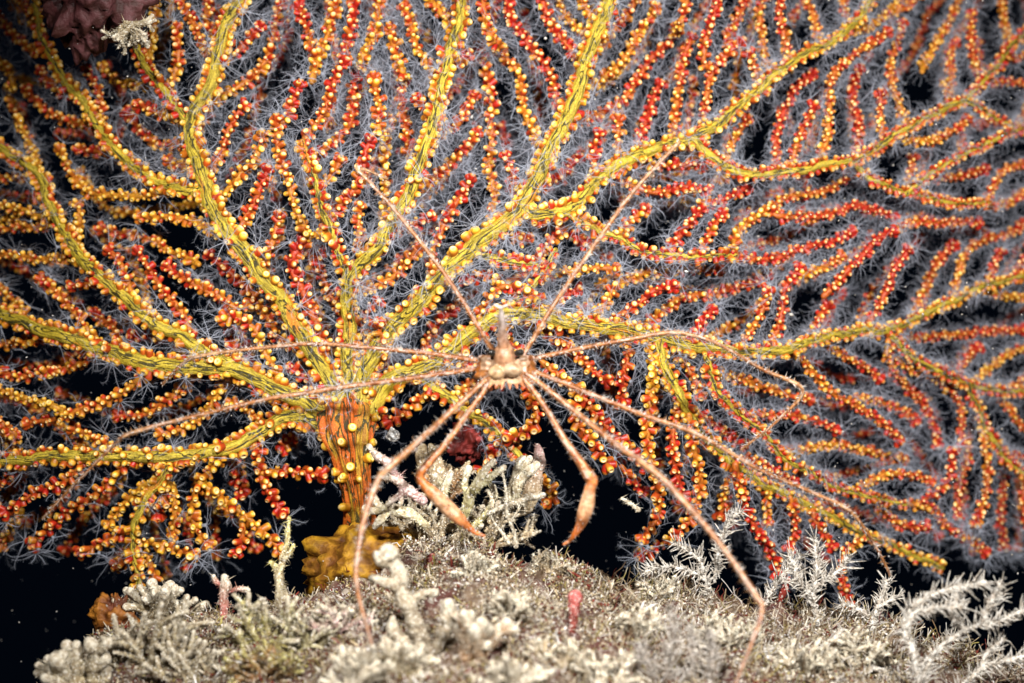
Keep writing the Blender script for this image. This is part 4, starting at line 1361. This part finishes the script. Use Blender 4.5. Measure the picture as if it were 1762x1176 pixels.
# turf: a mat of short filaments, grains and broken twigs over the whole ridge
octa = np.array([(1, 0, 0), (-1, 0, 0), (0, 1, 0), (0, -1, 0), (0, 0, 1), (0, 0, -1)], float)
oF = np.array([(0, 2, 4), (2, 1, 4), (1, 3, 4), (3, 0, 4), (2, 0, 5), (1, 2, 5), (3, 1, 5), (0, 3, 5)])
NT = 190000
tx = RNG.uniform(-8.4, 9.6, NT); ty = -0.6 - 6.2 * RNG.uniform(0, 1, NT) ** 1.4
tz = ground(tx, ty)
pal = np.array([(0.72, 0.67, 0.56), (0.55, 0.48, 0.37), (0.42, 0.34, 0.22), (0.17, 0.11, 0.06), (0.60, 0.55, 0.50), (0.17, 0.03, 0.02), (0.36, 0.30, 0.10), (0.82, 0.80, 0.78)])
kindp = {'grain': [], 'strand': [], 'thread': [], 'twig': []}
for k in range(NT):
    p = Vector((tx[k], ty[k], tz[k]))
    patch = mnoise.noise(p * 1.1) + 0.7 * mnoise.noise(p * 2.9) + 0.4 * mnoise.noise(p * 7.0)
    if patch < -0.12 and RNG.random() < min(0.97, 0.45 - patch * 1.6):
        continue
    tone = mnoise.noise(p * 0.9 + Vector((3, 8, 1)))
    w_ = np.array((.14, .20, .24, .20, .10, .07, .04, .07))
    if tone < -0.1 or tx[k] < -2.4:
        w_ = np.array((.10, .16, .24, .22, .05, .12, .10, .04))
    c_ = pal[RNG.choice(8, p=w_ / w_.sum())] * RNG.uniform(0.7, 1.15)
    u = RNG.random()
    tall = max(0.0, patch + 0.3)
    if u < 0.64:
        r_ = RNG.uniform(0.009, 0.026) * (1.5 if RNG.random() < 0.08 else 1)
        up = RNG.uniform(0, 0.14) * tall
        kindp['grain'].append((p + Vector((0, -0.3 * up, up)), RNG.normal(0, 1, 3), (r_, r_ * RNG.uniform(.6, 1.2), r_ * RNG.uniform(.6, 1.9)), c_))
    elif u < 0.87:
        h = RNG.uniform(0.02, 0.075) * (0.6 + 0.8 * tall)
        r_ = h * RNG.uniform(0.08, 0.24)
        kindp['strand'].append((p, (RNG.normal(0, 0.9), RNG.normal(-0.3, 0.9), 0.5 + RNG.normal(0, 0.5)), (r_, r_, h), c_))
    elif u < 0.89:
        h = RNG.uniform(0.10, 0.26) * (0.7 + 0.5 * tall)
        r_ = RNG.uniform(0.010, 0.026)
        kindp['twig'].append((p, (RNG.normal(0, 0.8), RNG.normal(-0.3, 0.7), 0.7 + RNG.normal(0, 0.4)), (r_, r_, h), c_ * 1.1))
    else:
        h = RNG.uniform(0.10, 0.34) * (1.35 if tx[k] > 1.5 else 0.8)
        r_ = RNG.uniform(0.005, 0.011)
        kindp['thread'].append((p, (RNG.normal(0.1, 0.8), RNG.normal(-0.2, 0.8), 0.7 + RNG.normal(0, 0.5)), (r_ * 3, r_ * 3, h), c_))
g = Geo()
sv = np.array([(1, 0, -0.2), (0, 1, -0.2), (-1, 0, -0.2), (0, -1, -0.2), (1.1, 0.3, 0.5), (0.3, 1.1, 0.5), (-0.9, 0.3, 0.5), (0.3, -0.9, 0.5), (0.9, 0.6, 0.95), (0.6, 0.9, 0.95), (0.3, 0.6, 0.95), (0.6, 0.3, 0.95)])
sq = np.array([(0, 1, 5, 4), (1, 2, 6, 5), (2, 3, 7, 6), (3, 0, 4, 7), (4, 5, 9, 8), (5, 6, 10, 9), (6, 7, 11, 10), (7, 4, 8, 11), (8, 9, 10, 11)])
# threads: a thin three sided hair with two bends
hv = np.array([(x * 0.33 + ox, y * 0.33, z) for z, ox in ((0, 0), (0.35, 1.2), (0.7, 0.2), (1.0, 2.2)) for x, y in ((1, 0), (-0.5, 0.87), (-0.5, -0.87))])
hq = np.array([(a * 3 + b_, a * 3 + (b_ + 1) % 3, a * 3 + 3 + (b_ + 1) % 3, a * 3 + 3 + b_) for a in range(3) for b_ in range(3)])
for kn_, (tv, t3, t4) in {'grain': (octa, oF, np.zeros((0, 4), int)), 'strand': (sv, np.zeros((0, 3), int), sq), 'twig': (sv, np.zeros((0, 3), int), sq), 'thread': (hv, np.zeros((0, 3), int), hq)}.items():
    L_ = kindp[kn_]
    stamp(g, tv, t3, t4, np.array([l_[0] for l_ in L_]), basis_to(np.array([l_[1] for l_ in L_]), RNG.uniform(0, 6.28, len(L_))), np.array([l_[2] for l_ in L_]), np.repeat(np.array([l_[3] for l_ in L_])[:, None], len(tv), 1))
tag(obj('turf_algae', g, M_TURF), 'grey and white mat of short filaments and grains covering the reef ridge', 'turf', kind='stuff')

# specks drifting in the water
octa = np.array([(1, 0, 0), (-1, 0, 0), (0, 1, 0), (0, -1, 0), (0, 0, 1), (0, 0, -1)], float)
oF = np.array([(0, 2, 4), (2, 1, 4), (1, 3, 4), (3, 0, 4), (2, 0, 5), (1, 2, 5), (3, 1, 5), (0, 3, 5)])
NS = 1500
sy = RNG.uniform(-3, 7, NS)
sp_ = np.array([P(a, b_, c_) for a, b_, c_ in zip(RNG.uniform(-40, 1800, NS), RNG.uniform(-40, 1150, NS), sy)])
ss = RNG.uniform(0.006, 0.016, NS) * np.where(RNG.random(NS) < 0.06, 2.2, 1)
g = Geo()
stamp(g, octa, oF, np.zeros((0, 4), int), sp_, basis_to(RNG.normal(0, 1, (NS, 3)), RNG.uniform(0, 6, NS)), np.stack([ss, ss, ss * RNG.uniform(0.6, 2.2, NS)], 1), (np.array((0.6, 0.58, 0.55)) * RNG.uniform(0.4, 1.1, (NS, 1)))[:, None] * np.ones((1, 6, 1)))
tag(obj('drifting_specks', g, M_TURF), 'pale specks drifting in the dark water', 'specks', kind='stuff')
sprig('shell_splinter', 'thin white splinter drifting in the black gap right of the orange claw', 'shell fragment', (1080, 865, -1.0), [[(1070, 857, -1.0, 2), (1080, 864, -1.0, 4), (1091, 872, -1.0, 3.5), (1098, 878, -1.0, 5)]], WHITE * 1.2, None, 'shell')
